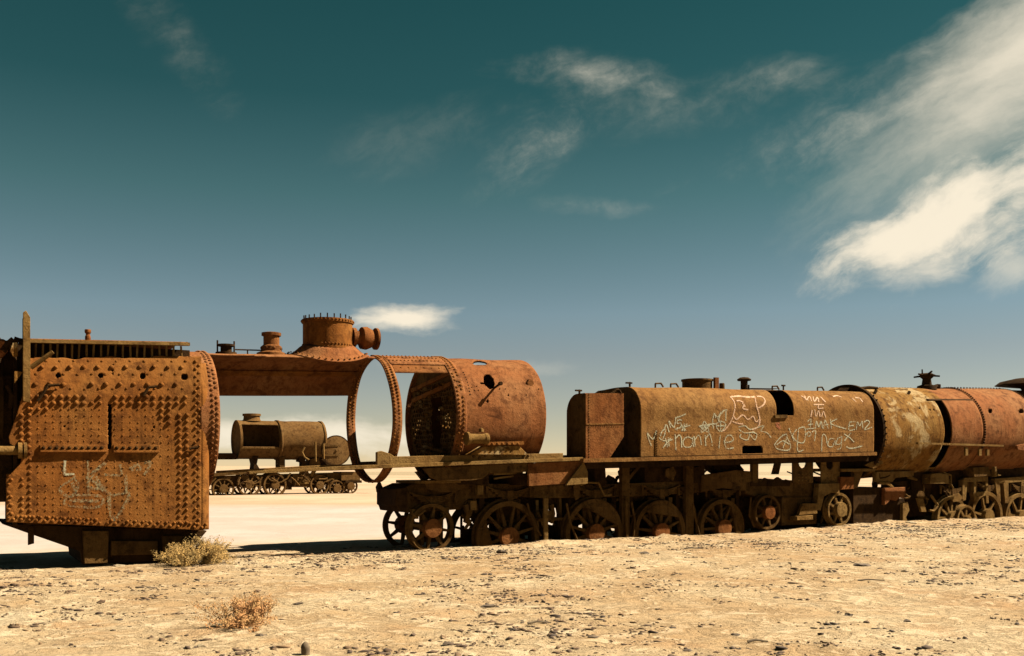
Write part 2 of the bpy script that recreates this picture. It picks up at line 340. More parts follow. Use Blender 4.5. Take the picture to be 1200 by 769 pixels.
# ------------------------------------------------------------------ the gutted boiler
def pix(s, t, z):
    p_ = W(s, t, z); return 600+F*p_.x/p_.y, YH-F*(p_.z-HC)/p_.y
TC, RB = .55, 1.10
def az(s): return 2.27+.036*(s+.87)
def cyl(s, a, R=RB, t0=TC, zc=az): return (s, t0+R*math.sin(a), zc(s)+R*math.cos(a))
def shell(s0, s1, a0, a1, R=RB, nu=24, nv=48, keep=None, t0=TC, zc=az, dent=0.0):
    def fn(u, v):
        s = s0+u*(s1-s0); a = a0+v*(a1-a0); r = R
        if dent: r += dent*mnoise.noise(Vector((s*1.3, a*2.0, R*7)))
        return cyl(s, a, r, t0, zc)
    k2 = None
    if keep: k2 = lambda u, v: keep(s0+u*(s1-s0), a0+v*(a1-a0))
    return MB().grid(fn, nu, nv, k2)
def ring_rivets(mb, s, a0, a1, n, R, r, zig=0.0, inner=False, t0=TC, zc=az, h=None):
    for i in range(n):
        a = a0+(i+.5)/n*(a1-a0); ss = s+(zig if i % 2 else -zig)
        d = (0, math.sin(a), math.cos(a)); d = tuple(-x for x in d) if inner else d
        if random.random() < .03: continue
        mb.rivet(cyl(ss, a, R, t0, zc), d, r, h)
PI = math.pi
boiler = thing('boiler_shell', 'long gutted rusty boiler with riveted firebox, open hoop and steam dome', 'boiler', -1.5, TC, 0)

# firebox side wrapper: flat wall leaning in towards the crown; ragged left edge, washout holes, slot
TN = -.55
def lean(py): return .16*max(0, (466-py)/50.0)**1.6
rows = [(622, 243), (560, 243), (500, 243), (460, 243), (430, 243), (419, 241)]
def left_x(v):       # left edge by height fraction (0 bottom .. 1 top)
    pts = [(0, 7), (.27, 7), (.36, 24), (.44, 27), (.48, 11), (.52, 10), (.62, 17), (.80, 28), (.93, 33), (1, 34)]
    for (a, x), (b, y) in zip(pts[:-1], pts[1:]):
        if v <= b: return x+(y-x)*(v-a)/(b-a)
    return 34
def fb(u, v):
    xl = left_x(v); px = xl+u*(236-xl); yb = 612+(px-8)*10/235; yt = 420+(px-35)*-2/185
    if 40 < px < 216: yt += 1.2*math.sin(px*.09)+.8*math.sin(px*.23)
    py = yb+v*(yt-yb); t = TN+lean(py)+.006*mnoise.noise(Vector((px*.03, py*.04, 1)))
    return P(px, py, t)
holes = [(68, 440, 3.2), (118, 440, 3.2), (167, 441, 3.6), (216, 442, 4.0), (131.5, 434, 1.8), (132, 428, 1.2), (75, 500, 1.5), (180, 501, 1.7), (132, 438, 1.3)]
def fb_keep(u, v):
    x, y = pix(*fb(u, v))
    if 126.4 < x < 130.6 and 474 < y < 526: return False
    return all((x-a)**2+(y-b)**2 > r*r for a, b, r in holes)
MB().grid(fb, 190, 170, fb_keep).build('firebox_wrapper', 'rust_firebox', boiler, thick=.018, smooth=30)
sB = -6.55; sF = P(243, 600, TN)[0]-.02
def fbz(px, py): return P(px, py, TN)
# inside wall, far wall, backhead and throat sheets: closed box behind the wrapper
b = MB(); zb0, zb1 = fbz(8, 612)[2], fbz(243, 622)[2]
b.box(sB+.1, sF-.12, TN+.16, TN+.19, .62, 2.86)                  # inner firebox sheet
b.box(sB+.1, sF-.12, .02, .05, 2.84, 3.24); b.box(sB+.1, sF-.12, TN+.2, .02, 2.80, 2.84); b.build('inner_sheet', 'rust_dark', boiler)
b = MB().add([(sB, 1.65, .66), (sF, 1.65, .5), (sF, 1.65, 2.6), (sB, 1.65, 2.6), (sB, 1.45, 3.15), (sF, 1.45, 3.25)], [(0, 1, 2, 3), (3, 2, 5, 4)])
b.build('far_wrapper', 'rust_firebox', boiler, thick=.02)
b = MB(); zt = az(-5)+.98
pro = [(TN+.03, .62), (TN+.03, 2.55), (-.40, 3.05), (-.2, 3.2), (.55, 3.3), (1.3, 3.2), (1.6, 2.6), (1.62, .62)]
b.add([(sB+.02, t, z) for t, z in pro]+[(sB-.03, t, z) for t, z in pro], [tuple(range(8)), tuple(range(15, 7, -1))]+[(i, (i+1) % 8, (i+1) % 8+8, i+8) for i in range(8)])
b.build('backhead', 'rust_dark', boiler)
# front corner of the firebox, rolled round to the throat sheet
r_ = .15
def throat(u, v):
    a = u*PI/2; x = P(236, 600, TN)[0]+r_*.95*math.sin(a); t = TN+r_*(1-math.cos(a))
    zl = fbz(238, 621)[2]; zz = zl+v*(3.02-zl); k = max(0, (zz-2.45)/.57)**1.8*.22
    return (x, t+k, zz)
MB().grid(throat, 8, 60).build('throat_corner', 'rust_firebox', boiler, thick=.018)
b = MB(); b.box(sF-.02, sF, TN+.14, 1.62, .52, 2.3); b.build('throat_sheet', 'rust_firebox', boiler)
# barrel course joined to the throat
s0, s1 = P(220, 500, TN)[0], P(258, 500, TN)[0]
shell(s0, s1, -PI, PI, RB+.015, 16, 120, lambda s, a: s > s0+.17 or -1.0 < a < 1.0, dent=.006).build('barrel_course', 'rust_orange', boiler, thick=.02)
# crown: roof sheet over the opening, with its edge flange
def roof(u, v):
    px = 36+u*(222-36); s_, _, z_ = P(px, 398.6+(px-36)*4/186, -.40); a = (v-.5)*2
    return (s_, -.40+v*1.9, z_+.10*(1-a*a))
MB().grid(roof, 30, 12).build('crown_sheet', 'rust_firebox', boiler, thick=.025)
b = MB(); b.bar(P(34, 400, -.44), P(222, 403.6, -.44), .09, .045); b.build('crown_flange', 'rust_dust', boiler)
for px in np.linspace(42, 212, 21):
    k = (px-36)/186; rr_ = random.uniform(-1, 1)
    MB().tube(P(px+rr_, 421, -.36), P(px, 402+k*4, -.36), .016, n=6).build('crown_stay', 'rust_dust', boiler)
b = MB()
for px in np.linspace(37, 219, 26): b.rivet(P(px, 399.5+(px-36)*3.6/186, -.42), (0, 0, 1), .022, .03)
b.build('crown_rivets', 'rust_firebox', boiler, kind='stuff')
b = MB(); c0 = P(103, 399, -.1); b.lathe(c0, [(.04, -.02), (.04, .06), (.03, .07), (.03, .10), (.045, .11), (.045, .16)], 12); b.build('crown_plug', 'rust_red', boiler, bevel=.006)
# rivets of the firebox side
big, small, edge = MB(), MB(), MB()
def put(mb, px, py, r, h=None):
    if random.random() < .035: return
    h = r*(1.0 if r > .025 else .75) if h is None else h
    t = TN+lean(py); mb.rivet(P(px+random.uniform(-.35, .35), py+random.uniform(-.3, .3), t), (random.uniform(-.12, .12), -1, (.12 if py < 455 else 0)+random.uniform(-.12, .12)), r*random.uniform(.78, 1.08), h*random.uniform(.6, 1.1))
for i, x in enumerate(np.arange(36, 222, 9.0)):
    for j, y in enumerate(np.arange(479.5, 606, 7.35)):
        yy = y+(x-36)*.045*(y-470)/140
        if y < 521 and abs(x-128) < 4: continue
        if 519 < yy < 533 and 44 < x < 190: continue
        bigz = (x < 46 and y < 485) or (x < 56 and y < 484) or (x > 198 and y < 540) or (x > 190 and y < 500) or (x > 180 and y < 492)
        if x > 205 and y < 600: continue
        put(big if bigz else small, x, yy, .034 if bigz else .0145)
for x in np.arange(35, 226, 9.1):
    if abs(x-128) < 4: continue
    for y in (464.5, 472): put(big, x, y+(x-36)*.004, .036)
for y in np.arange(479.5, 606, 7.4):
    for x in (25, 34): 
        if not (x < 30 and (y < 484 or 517 < y < 560)): put(big, x+(0 if y < 530 else 1), y, .036 if y < 530 else .028)
    for x in (210.5, 219): put(big, x, y+7, .036 if y < 530 else .029)
for k, x in enumerate(np.arange(42, 222, 16.4)):
    for y, dx in ((423, 12), (438.5, 0), (455.5, 8)):
        put(small, x+dx, y+(.3 if k % 2 else 0), .022)
    for y, dx in ((430.5, 2), (450.5, -5)): put(big, x+dx+5, y, .038, .042)
for k, x in enumerate(np.arange(11, 241, 4.6)):
    put(edge, x, 606.5+(x-8)*10/235+(1.8 if k % 2 else -1.8), .027)
for k, y in enumerate(np.arange(424, 616, 4.3)):
    put(edge, 231+(2.0 if k % 2 else -2.0)+(0 if y > 425 else (425-y)*-.12), y, .026)
for k, y in enumerate(np.arange(557, 610, 5.0)): put(edge, 11+(2 if k % 2 else -1), y, .03)
big.build('stay_bolt_heads', 'rust_firebox', boiler, kind='stuff'); small.build('small_stay_bolts', 'rust_firebox', boiler, kind='stuff'); edge.build('edge_rivets', 'rust_firebox', boiler, kind='stuff')
b = MB(); ring_rivets(b, s0+.13, -.92, .3, 26, RB+.015, .026, .025); ring_rivets(b, s1-.075, -PI*.95, PI*.2, 96, RB+.015, .027, .032); b.build('course_rivets', 'rust_orange', boiler, kind='stuff')
# angle-iron ledges on the side
for x0, x1, y0, y1 in ((47, 125.5, 521, 530), (133, 187, 521, 530.5)):
    b = MB(); b.poly([(x0, y0), (x1, y0+.6), (x1, y1), (x0, y1)], TN-.03, TN+.002); b.poly([(x0, y1-2.6), (x1, y1-2.4), (x1, y1), (x0, y1)], TN-.052, TN-.031)
    o = b.build('ledge', 'rust_firebox', boiler, bevel=.004); b = MB()
    for x in np.arange(x0+4, x1-2, 7.6): b.rivet(P(x, 525, TN-.03), (0, -1, 0), .026, .03)
    b.build('ledge_rivets', 'rust_dark', boiler, kind='stuff', parent=o)
for pts in ([(50, 462), (56, 452), (70, 451)], [(168, 464), (174, 454), (184, 453)], [(44, 470), (50, 462)], [(222, 526), (232, 524)]):   # bent hooks left on the wall
    MB().path([P(x, y, TN-.04) for x, y in pts], .022).build('bent_hook', 'rust_dark', boiler)
# things hanging off the backhead
b = MB(); b.poly([(27, 366), (30.5, 364), (35.5, 372), (35.5, 472), (27, 470)], TN-.10, TN-.06); b.poly([(27, 372), (29.5, 372), (29.5, 470), (27, 470)], TN-.06, TN+.08); b.build('bracket_post', 'rust_dust', boiler, bevel=.004)
MB().tube(P(36, 431, TN-.02), P(62, 412.5, TN-.10), .035, .03, 8).build('loose_rod', 'rust_dust', boiler)
b = MB(); c0 = P(-8, 528, -.62); c1 = P(21, 528, -.62); b.tube(c0, c1, .062, n=14); b.lathe(c1, [(.11, 0), (.11, .05)], 16, 's'); b.lathe((c1[0]+.07, c1[1], c1[2]), [(.11, 0), (.11, .04)], 16, 's'); b.build('steam_pipe', 'rust_dust', boiler)
b = MB(); b.box(-7.5, sB-.04, -.40, 1.4, .95, 2.7); b.lathe((-7.1, .5, 2.3), [(1.02, -.5), (1.02, .4)], 40, 's'); b.build('cab_fitting', 'rust_dark', boiler)
b = MB(); b.lathe((-6.95, -.38, 2.95), [(.24, -.6), (.24, .16), (.18, .2)], 24, 's'); b.build('lagging_plate', 'rust_orange', boiler)
MB().poly([(17, 435), (27, 436), (17, 449)], -.62, -.58).build('torn_plate', 'rust_pale', boiler); b = MB(); b.poly([(15, 402), (20, 401), (21, 417), (16, 418), (12, 411)], -.6, -.5); b.build('torn_plate', 'rust_pale', boiler)
b = MB(); b.path([P(x, y, -.5) for x, y in ((3, 412), (10, 403), (16, 398), (22, 400), (28, 401))], .05); b.build('broken_pipe', 'rust_dark', boiler); b = MB(); b.path([P(x, y, -.52) for x, y in ((8, 452), (13, 462), (12, 478))], .03); b.build('broken_pipe', 'rust_dark', boiler)
b = MB(); b.poly([(-25, 402), (8, 399), (27, 404), (27, 470), (-25, 474)], -.28, -.2); b.build('cab_sheet', 'rust_dark', boiler)
b = MB(); b.poly([(-25, 399), (-4, 396.5), (7, 397.5), (11, 403), (9, 412), (2, 420), (-25, 422)], -.52, -.40); b.build('lagging_sheet', 'rust_orange', boiler, bevel=.03)
# ashpan below
ash = [(0, 613), (8, 612), (246, 623), (222, 652), (222, 662), (97, 664), (95, 645)]
b = MB(); b.poly([(2, 614), (243, 622), (221, 648), (221, 658), (96, 661), (94, 646), (33, 625)], -.30, 1.4); b.build('ashpan', 'rust_dark', boiler, bevel=.01)
b = MB(); b.poly([(33, 616), (40, 617), (40, 637), (33, 639)], -.34, -.26); b.build('ashpan_leg', 'rust_dark', boiler)
b = MB(); b.poly([(130, 634), (185, 634), (185, 650), (130, 651)], -.36, -.29); b.poly([(190, 628), (214, 628), (212, 656), (192, 656)], -.36, -.29); b.poly([(97, 622), (128, 622), (126, 660), (99, 661)], -.38, -.29); b.build('ashpan_door', 'rust_frame', boiler, bevel=.008)

# top barrel plate: what is left of the rear barrel
sa, sb_ = P(256, 415, .1)[0], P(431, 420, .55)[0]-.02
shell(s1-.05, -.86, -.36, 1.16, RB, 70, 40, lambda s, a: a > -.32+.05*math.sin(s*3.1)+.03*mnoise.noise(Vector((s*6, 0, 0))) and a < 1.12+.02*mnoise.noise(Vector((s*9, 3, 0))), dent=.012).build('barrel_plate', 'rust_orange', boiler, thick=.018)
b = MB(); 
for k in range(26): b.rivet(cyl(-3.4+k*.095, .66, RB-.018), (0, -math.sin(.66), -math.cos(.66)), .02)
b.build('seam_rivets', 'rust_firebox', boiler, kind='stuff')
shell(s1, -.9, .60, .72, RB-.028, 30, 6).build('seam_strap', 'rust_firebox', boiler, thick=.012)
# hoop
hs = -.87
shell(hs-.085, hs+.085, -PI, PI, RB+.004, 3, 160, dent=.03).build('hoop', 'rust_orange', boiler, thick=.022)
b = MB(); ring_rivets(b, hs, -PI*.98, 0, 110, RB+.004, .024, .038); ring_rivets(b, hs, .02, PI*.98, 110, RB-.016, .024, .038, inner=True); b.build('hoop_rivets', 'rust_firebox', boiler, kind='stuff')
# longitudinal strap between hoop and drum
sd0 = P(548, 480, -.55)[0]-.21; sd1 = P(641, 480, -.55)[0]
shell(hs+.07, sd0+.05, -.60, -.12, RB+.012, 24, 16).build('butt_strap', 'rust_orange', boiler, thick=.02)
shell(hs+.07, sd0+.05, -.80, -.55, RB-.008, 24, 6).build('strap_edge', 'rust_red', boiler, thick=.016)
b = MB()
for k in range(34):
    s = hs+.10+k*.036
    if s > sd0: break
    for a in (-.20, -.34, -.48): b.rivet(cyl(s+(.018 if a == -.34 else 0), a, RB+.012), (0, math.sin(a), math.cos(a)), .018, .018) if k % 2 == 0 else None
    if k % 4 == 0: b.rivet(cyl(s, -.68, RB-.008), (0, math.sin(-.68), math.cos(-.68)), .018)
b.build('strap_rivets', 'rust_firebox', boiler, kind='stuff')
# front drum
def drum_keep(s, a):
    if a > 0.35: return True
    x, y = pix(*cyl(s, a))
    def ell(cx, cy, rx, ry, rot):
        c, s_ = math.cos(rot), math.sin(rot); u, v = (x-cx)*c+(y-cy)*s_, -(x-cx)*s_+(y-cy)*c
        k = 1+.18*mnoise.noise(Vector((x*.25, y*.25, 0))); return (u/rx)**2+(v/ry)**2 < k
    if ell(562, 425, 8.5, 3.0, .08): return False
    if ell(573.5, 446.5, 6.0, 9.2, -.45): return False
    if ell(566.5, 449, 4.0, .9, .1): return False
    for cx, cy, r in ((553, 454, .8), (556, 457.5, .9), (559, 453, .8), (561, 457, .8), (572, 470, 1.6), (596, 463, .9), (617, 463, .9), (605, 463, .6), (607, 505, .7), (549, 451, .7), (614, 486, .5)):
        if (x-cx)**2+(y-cy)**2 < r*r: return False
    return True
shell(sd0+.12, sd1, -PI, PI, RB-.02, 150, 340, drum_keep, dent=.022).build('smokebox_drum', 'rust_orange', boiler, thick=.02, smooth=30)
shell(sd0, sd0+.20, -PI, PI, RB+.006, 6, 110).build('drum_flange', 'rust_orange', boiler, thick=.024)
b = MB(); ring_rivets(b, sd0+.10, -PI*.98, .3, 100, RB+.006, .025, .042); b.build('flange_rivets', 'rust_firebox', boiler, kind='stuff')
b = MB(); ring_rivets(b, sd0+.30, -1.25, -.75, 9, RB-.02, .016)
for s_ in np.linspace(sd0+.9, sd1-.1, 6): 
    for a in (-1.12, -1.88): b.rivet(cyl(s_+random.uniform(-.05, .05), a, RB-.02), (0, math.sin(a), math.cos(a)), .014)
b.build('drum_bolts', 'rust_dark', boiler, kind='stuff')
c0 = cyl(P(579, 457, -.4)[0], -1.10, RB-.02); b = MB(); b.tube(c0, (c0[0]+.0, c0[1]-.22, c0[2]+.06), .02, .02, 8); b.lathe((c0[0], c0[1]-.22, c0[2]+.06), [(.035, -.03), (.035, .03)], 8, 't'); b.build('handrail_stub', 'rust_dark', boiler)
c0 = cyl(P(622, 451, -.4)[0], -1.0, RB-.02); b = MB(); b.lathe(c0, [(.07, -.04), (.07, .02), (.045, .03)], 6, 't'); b.build('boss', 'rust_red', boiler)
b = MB(); b.lathe((sd1-.10, TC, az(sd1)), [(.2, 0), (RB-.045, 0), (RB-.045, .03), (.2, .03)], 60, 's', cap=False); b.build('drum_end', 'rust_dark', boiler)
R4 = random.Random(4)
# tube plate with its lattice of tube holes, torn open in the middle
b = MB(); pit = .094; st_ = sd0+.10; zc_ = az(sd0)
for j in range(-12, 13):
    for i in range(-12, 13):
        cy, cz = (i+.5*(j % 2))*pit, j*pit*.88; rad = math.hypot(cy, cz)
        if rad > RB-.03: continue
        hole = rad < RB-.16 and cz < .62
        x_ = cy+.05*mnoise.noise(Vector((i*.5, j*.5, 2)))
        gone = (-.30 < x_ < .12 and -.50 < cz < .34 and mnoise.noise(Vector((i*.8, j*.8, 5))) > -.35) or (hole and mnoise.noise(Vector((i*.9, j*.9, 9))) > .42)
        if gone: continue
        hh = pit*.5; vh = pit*.44; sq = [(-hh, -vh), (0, -vh), (hh, -vh), (hh, 0), (hh, vh), (0, vh), (-hh, vh), (-hh, 0)]
        if hole:
            rr_ = pit*.36; oc = [(rr_*math.cos(2*PI*k/8-3*PI/4), rr_*math.sin(2*PI*k/8-3*PI/4)) for k in range(8)]
            b.add([(st_, TC+cy+x, zc_+cz+y) for x, y in sq]+[(st_, TC+cy+x, zc_+cz+y) for x, y in oc], [(k, (k+1) % 8, (k+1) % 8+8, k+8) for k in range(8)])
        else: b.add([(st_, TC+cy+x, zc_+cz+y) for x, y in sq], [tuple(range(8))])
b.build('tube_plate', 'rust_frame', boiler, thick=.02, smooth=0)
for dz_, l_ in ((.62, .5), (.42, .55)):
    MB().bar((st_-.06, TC+.85, zc_+dz_-.06), (st_-.03, TC-.75, zc_+dz_+.16), .05, .07).build('plate_stay', 'rust_firebox', boiler)
b = MB()
for i in range(12):
    for zz in (-.62, -.72): b.tube((st_-.01, TC-.5+i*.085, zc_+zz+i*.012), (st_-.07, TC-.5+i*.085, zc_+zz+i*.012), .028, n=8)
for i in range(90):
    a_, r__ = R4.uniform(0, 2*PI), .85*math.sqrt(R4.random()); y_, z_ = r__*math.cos(a_), r__*math.sin(a_)
    if z_ > .6 or (-.3 < y_ < .12 and -.5 < z_ < .34): continue
    y_ = round(y_/pit)*pit; z_ = round(z_/(pit*.88))*pit*.88; b.tube((st_-.005, TC+y_, zc_+z_), (st_-R4.uniform(.02, .09), TC+y_, zc_+z_), .034, .034, 8, cap=False)
b.build('tube_ends', 'rust_pale', boiler, kind='stuff')
# stub pipe, saddle
b = MB(); c0 = P(546, 514, -.62); b.lathe(c0, [(.115, 0), (.115, .05), (.085, .06), (.085, .34), (.10, .36), (.10, .42)], 20, 's'); b.rivet(P(564, 506, -.6), (0, 0, 1), .05, .07); b.build('steam_stub', 'rust_dust', boiler, bevel=.004)
b = MB(); b.poly([(551, 533), (566, 523), (608, 522), (619, 533)], -.56, -.2); b.build('saddle', 'rust_pale', boiler, bevel=.008)
b = MB(); b.poly([(567, 518), (614, 517), (614, 521), (567, 522)], -.6, -.5)
for x in np.arange(571, 613, 6.0): b.rivet(P(x, 520, -.6), (0, -1, 0), .025)
b.build('saddle_strip', 'rust_firebox', boiler)
# dome and valves on top
sD = P(384, 400, TC)[0]; zD = az(sD)+RB
def foot(u, v):
    a = v*2*PI; k = u; ss = sD+(.42+.30*k**.7)*math.cos(a); tt_ = TC+(.42+.17*k**.7)*math.sin(a)
    base = az(ss)+math.sqrt(max(RB**2-(tt_-TC)**2, .01)); up = .17*(1-k)**2.4
    return (ss, tt_, base+.016+up)
MB().grid(foot, 10, 40).build('dome_foot', 'rust_orange', boiler, thick=.015)
dome = MB().lathe((sD, TC, zD), [(.43, .02), (.43, .12), (.42, .125), (.42, .54), (.44, .545), (.44, .60), (.37, .605)], 48); dome = dome.build('steam_dome', 'rust_firebox', boiler, smooth=35)
b = MB()
for i in range(44):
    a = 2*PI*i/44
    for rr_, hh in ((.43, .06), (.42, .17), (.44, .575)): b.rivet((sD+rr_*math.cos(a), TC+rr_*math.sin(a), zD+hh), (math.cos(a), math.sin(a), 0), .018)
for i in range(40):
    a = 2*PI*i/40; ss = sD+.68*math.cos(a); tt_ = TC+.565*math.sin(a); b.rivet((ss, tt_, az(ss)+math.sqrt(RB**2-(tt_-TC)**2)+.04), (0, (tt_-TC)/RB, 1), .018)
b.build('dome_rivets', 'rust_firebox', boiler, kind='stuff', parent=dome)
b = MB()
for i in range(22):
    a = 2*PI*(i+.3)/22; b.tube((sD+.40*math.cos(a), TC+.40*math.sin(a), zD+.59), (sD+.40*math.cos(a), TC+.40*math.sin(a), zD+.67+random.uniform(-.015, .01)), .012, n=5)
b.build('dome_studs', 'rust_dark', boiler, kind='stuff', parent=dome)
b = MB(); b.lathe((sD+.40, TC-.08, zD+.33), [(.17, 0), (.17, .06), (.12, .08), (.12, .14), (.19, .18), (.20, .27), (.16, .36), (.11, .38), (.11, .42), (.19, .43), (.19, .47), (.08, .49)], 28, 's'); b.build('dome_outlet', 'rust_red', boiler)
sv = P(318, 416, TC)[0]; zv = az(sv)+RB
b = MB(); b.lathe((sv, TC, zv), [(.24, -.02), (.24, .02), (.17, .05), (.17, .13), (.13, .16), (.13, .30), (.16, .31), (.16, .36), (.11, .37)], 20)
for i in range(8):
    a = 2*PI*i/8; b.rivet((sv+.16*math.cos(a), TC+.16*math.sin(a), zv+.1), (math.cos(a), math.sin(a), 0), .03)
b.build('safety_valve', 'rust_red', boiler)
sv2 = P(265, 412, TC)[0]; zv2 = az(sv2)+RB
b = MB(); b.lathe((sv2, TC, zv2-.02), [(.17, 0), (.17, .04), (.09, .05), (.09, .13), (.14, .14), (.14, .17)], 16)
for d_ in (-.14, .13): b.tube((sv2+d_, TC, zv2), (sv2+d_, TC, zv2+.21), .014, n=6)
b.build('valve_base', 'rust_dark', boiler)
b = MB(); b.bar((sv2+.15, TC, zv2+.075), (sv-.18, TC, zv+.06), .03, .02); b.tube((sv2+.35, TC, zv2-.01), (sv2+.35, TC, zv2+.07), .012, n=5); b.build('pull_rod', 'rust_dark', boiler)

# ------------------------------------------------------------------ wheels
WM = {}
def shared(key, mb, mat, smooth=40, bevel=0):
    if key not in WM:
        me = bpy.data.meshes.new(key[0]); me.from_pydata(mb.V, [], mb.Fc); me.update(); me.materials.append(M[mat])
        me.shade_smooth(); me.set_sharp_from_angle(angle=math.radians(smooth)); WM[key] = me
    return WM[key]
def wheel(root, s, t, z, R, mat='rust_frame', spokes=12, hub=.17, weight=None, rot=0.0, small=False, parts=True, flip=1):
    b0 = root['base']; nseg = 48 if not small else 28
    key = ('wheel', R, mat, small, flip)
    tm = WM.get(key) or shared(key, MB().lathe((0, 0, 0), [(R*.85, -.05*flip), (R*.99, -.055*flip), (R, -.04*flip), (R, .05*flip), (R*1.055, .06*flip), (R*1.055, .09*flip), (R*.85, .09*flip), (R*.85, -.05*flip)], nseg, 't', cap=False), mat)
    o = bpy.data.objects.new('wheel', tm); COL.objects.link(o); o.parent = root; o.location = (s-b0[0], t-b0[1], z-b0[2]); o.rotation_euler = (0, rot, 0)
    def sub(name, me_, ang=0.0):
        c = bpy.data.objects.new(name, me_); COL.objects.link(c); c.parent = o; c.rotation_euler = (0, ang, 0); return c
    hk = ('hub', hub, mat, flip)
    sub('hub', WM.get(hk) or shared(hk, MB().lathe((0, 0, 0), [(hub*.55, -.13*flip), (hub*.95, -.125*flip), (hub, -.10*flip), (hub, .10*flip)], 24, 't'), 'rust_red' if mat == 'rust_frame' else mat))
    sk = ('spoke', R, hub, mat)
    if sk not in WM:
        b = MB(); b.add([(-.034, -.03, hub*.9), (.034, -.03, hub*.9), (.034, .035, hub*.9), (-.034, .035, hub*.9), (-.019, -.025, R*.87), (.019, -.025, R*.87), (.019, .03, R*.87), (-.019, .03, R*.87)],
                    [(0, 3, 2, 1), (4, 5, 6, 7), (0, 1, 5, 4), (1, 2, 6, 5), (2, 3, 7, 6), (3, 0, 4, 7)]); shared(sk, b, mat)
    for i in range(spokes): sub('spoke', WM[sk], 2*PI*i/spokes)
    if weight is not None:
        wk = ('balance_weight', R, mat)
        if wk not in WM:
            b = MB(); q_ = [(R*.86*math.cos(a), R*.86*math.sin(a)) for a in np.linspace(PI*.22, PI*.78, 14)]; b.poly(q_, -.06, .06, px=False); shared(wk, b, mat)
        sub('balance_weight', WM[wk], weight)
    return o
def wheelset(root, px, top, R, mat='rust_frame', t=0.0, gauge=1.12, **k):
    s, _, zt_ = P(px, top, t-.05); z = zt_-R*1.0
    rot = random.uniform(0, 3)
    wheel(root, s, t, z, R, mat, rot=rot, **k); wheel(root, s, t+gauge, z, R, mat, rot=rot, flip=-1, **{a: b for a, b in k.items() if a != 'weight'})
    MB().tube((s, t-.02, z), (s, t+gauge, z), .075, n=12).build('axle', mat, root)
    return s, z
def holed(x0, x1, y0, y1, t, hx, hy, rx, ry, n=44, skew=0):
    def fn(u, v): return P(x0+u*(x1-x0)+skew*v, y1+v*(y0-y1), t)
    def kp(u, v):
        x, y = x0+u*(x1-x0)+skew*v, y1+v*(y0-y1); return ((x-hx)/rx)**2+((y-hy)/ry)**2 > 1
    return MB().grid(fn, n, n, kp)

# ------------------------------------------------------------------ engine unit chassis (under drum and tank)
ch = thing('engine_chassis', 'long dark spoked-wheel engine chassis sunk in dirt beneath the graffitied tank', 'chassis', 4.5, .55, 0)
fr = [(468, 574), (484, 567), (600, 567), (700, 568), (823, 563), (823, 577), (742, 582), (700, 583), (640, 584), (600, 582), (548, 585), (540, 597), (480, 601), (469, 596)]
fq = [P(x, y, .10) for x, y in fr]; fz = [(a, c) for a, _, c in fq]
for t0 in (.10, .98):
    MB().poly(fz, t0, t0+.045, px=False).build('frame_plate', 'rust_frame', ch, bevel=.006)
b = MB(); b.poly([(464, 573), (477, 571), (478, 601), (468, 600), (466, 594), (464, 593)], -.08, .80); b.build('buffer_beam', 'rust_dark', ch, bevel=.01)
b = MB(); b.poly([(443, 571), (446, 565), (449, 572), (452, 579), (444, 577)], .66, .78); b.build('coupling_horn', 'rust_dark', ch)
b = MB(); b.poly([(494, 563.5), (540, 563), (540, 566), (494, 567)], -.22, .9); b.build('deck_plate', 'rust_dust', ch)
b = MB(); b.poly([(498, 566), (548, 566), (545, 572), (530, 577), (515, 577), (500, 572)], -.08, .05); b.build('spring_hanger', 'rust_frame', ch)
for px, top, R, kw in ((506, 590, .43, dict(spokes=8, hub=.17)), (596, 587, .66, dict(spokes=12, hub=.19, weight=2.6)), (697, 584.5, .66, dict(spokes=12, hub=.19, weight=0.2)),
                       (774, 586, .64, dict(spokes=12, hub=.19, weight=0.0)), (847, 585, .60, dict(spokes=12, hub=.19, weight=-.2))):
    wheelset(ch, px, top, R, **kw)
wheelset(ch, 900, 580, .37, t=-.12, spokes=8, hub=.15); 
wheelset(ch, 984, 577.5, .375, mat='rust_dust', t=-.12, spokes=8, hub=.17)
def inner_pt(u, v): return P(540+u*418, 566+(1-v)*(72-u*14), .5)
def inner_keep(u, v):
    s_, _, z_ = inner_pt(u, v); n_ = mnoise.noise(Vector((s_*1.6, z_*2.0, 3.3)))+.35*mnoise.noise(Vector((s_*4.5, z_*5, 8)))
    return n_ < .22
MB().grid(inner_pt, 200, 36, inner_keep).build('inner_frame', 'rust_dark', ch, thick=.03, smooth=30)
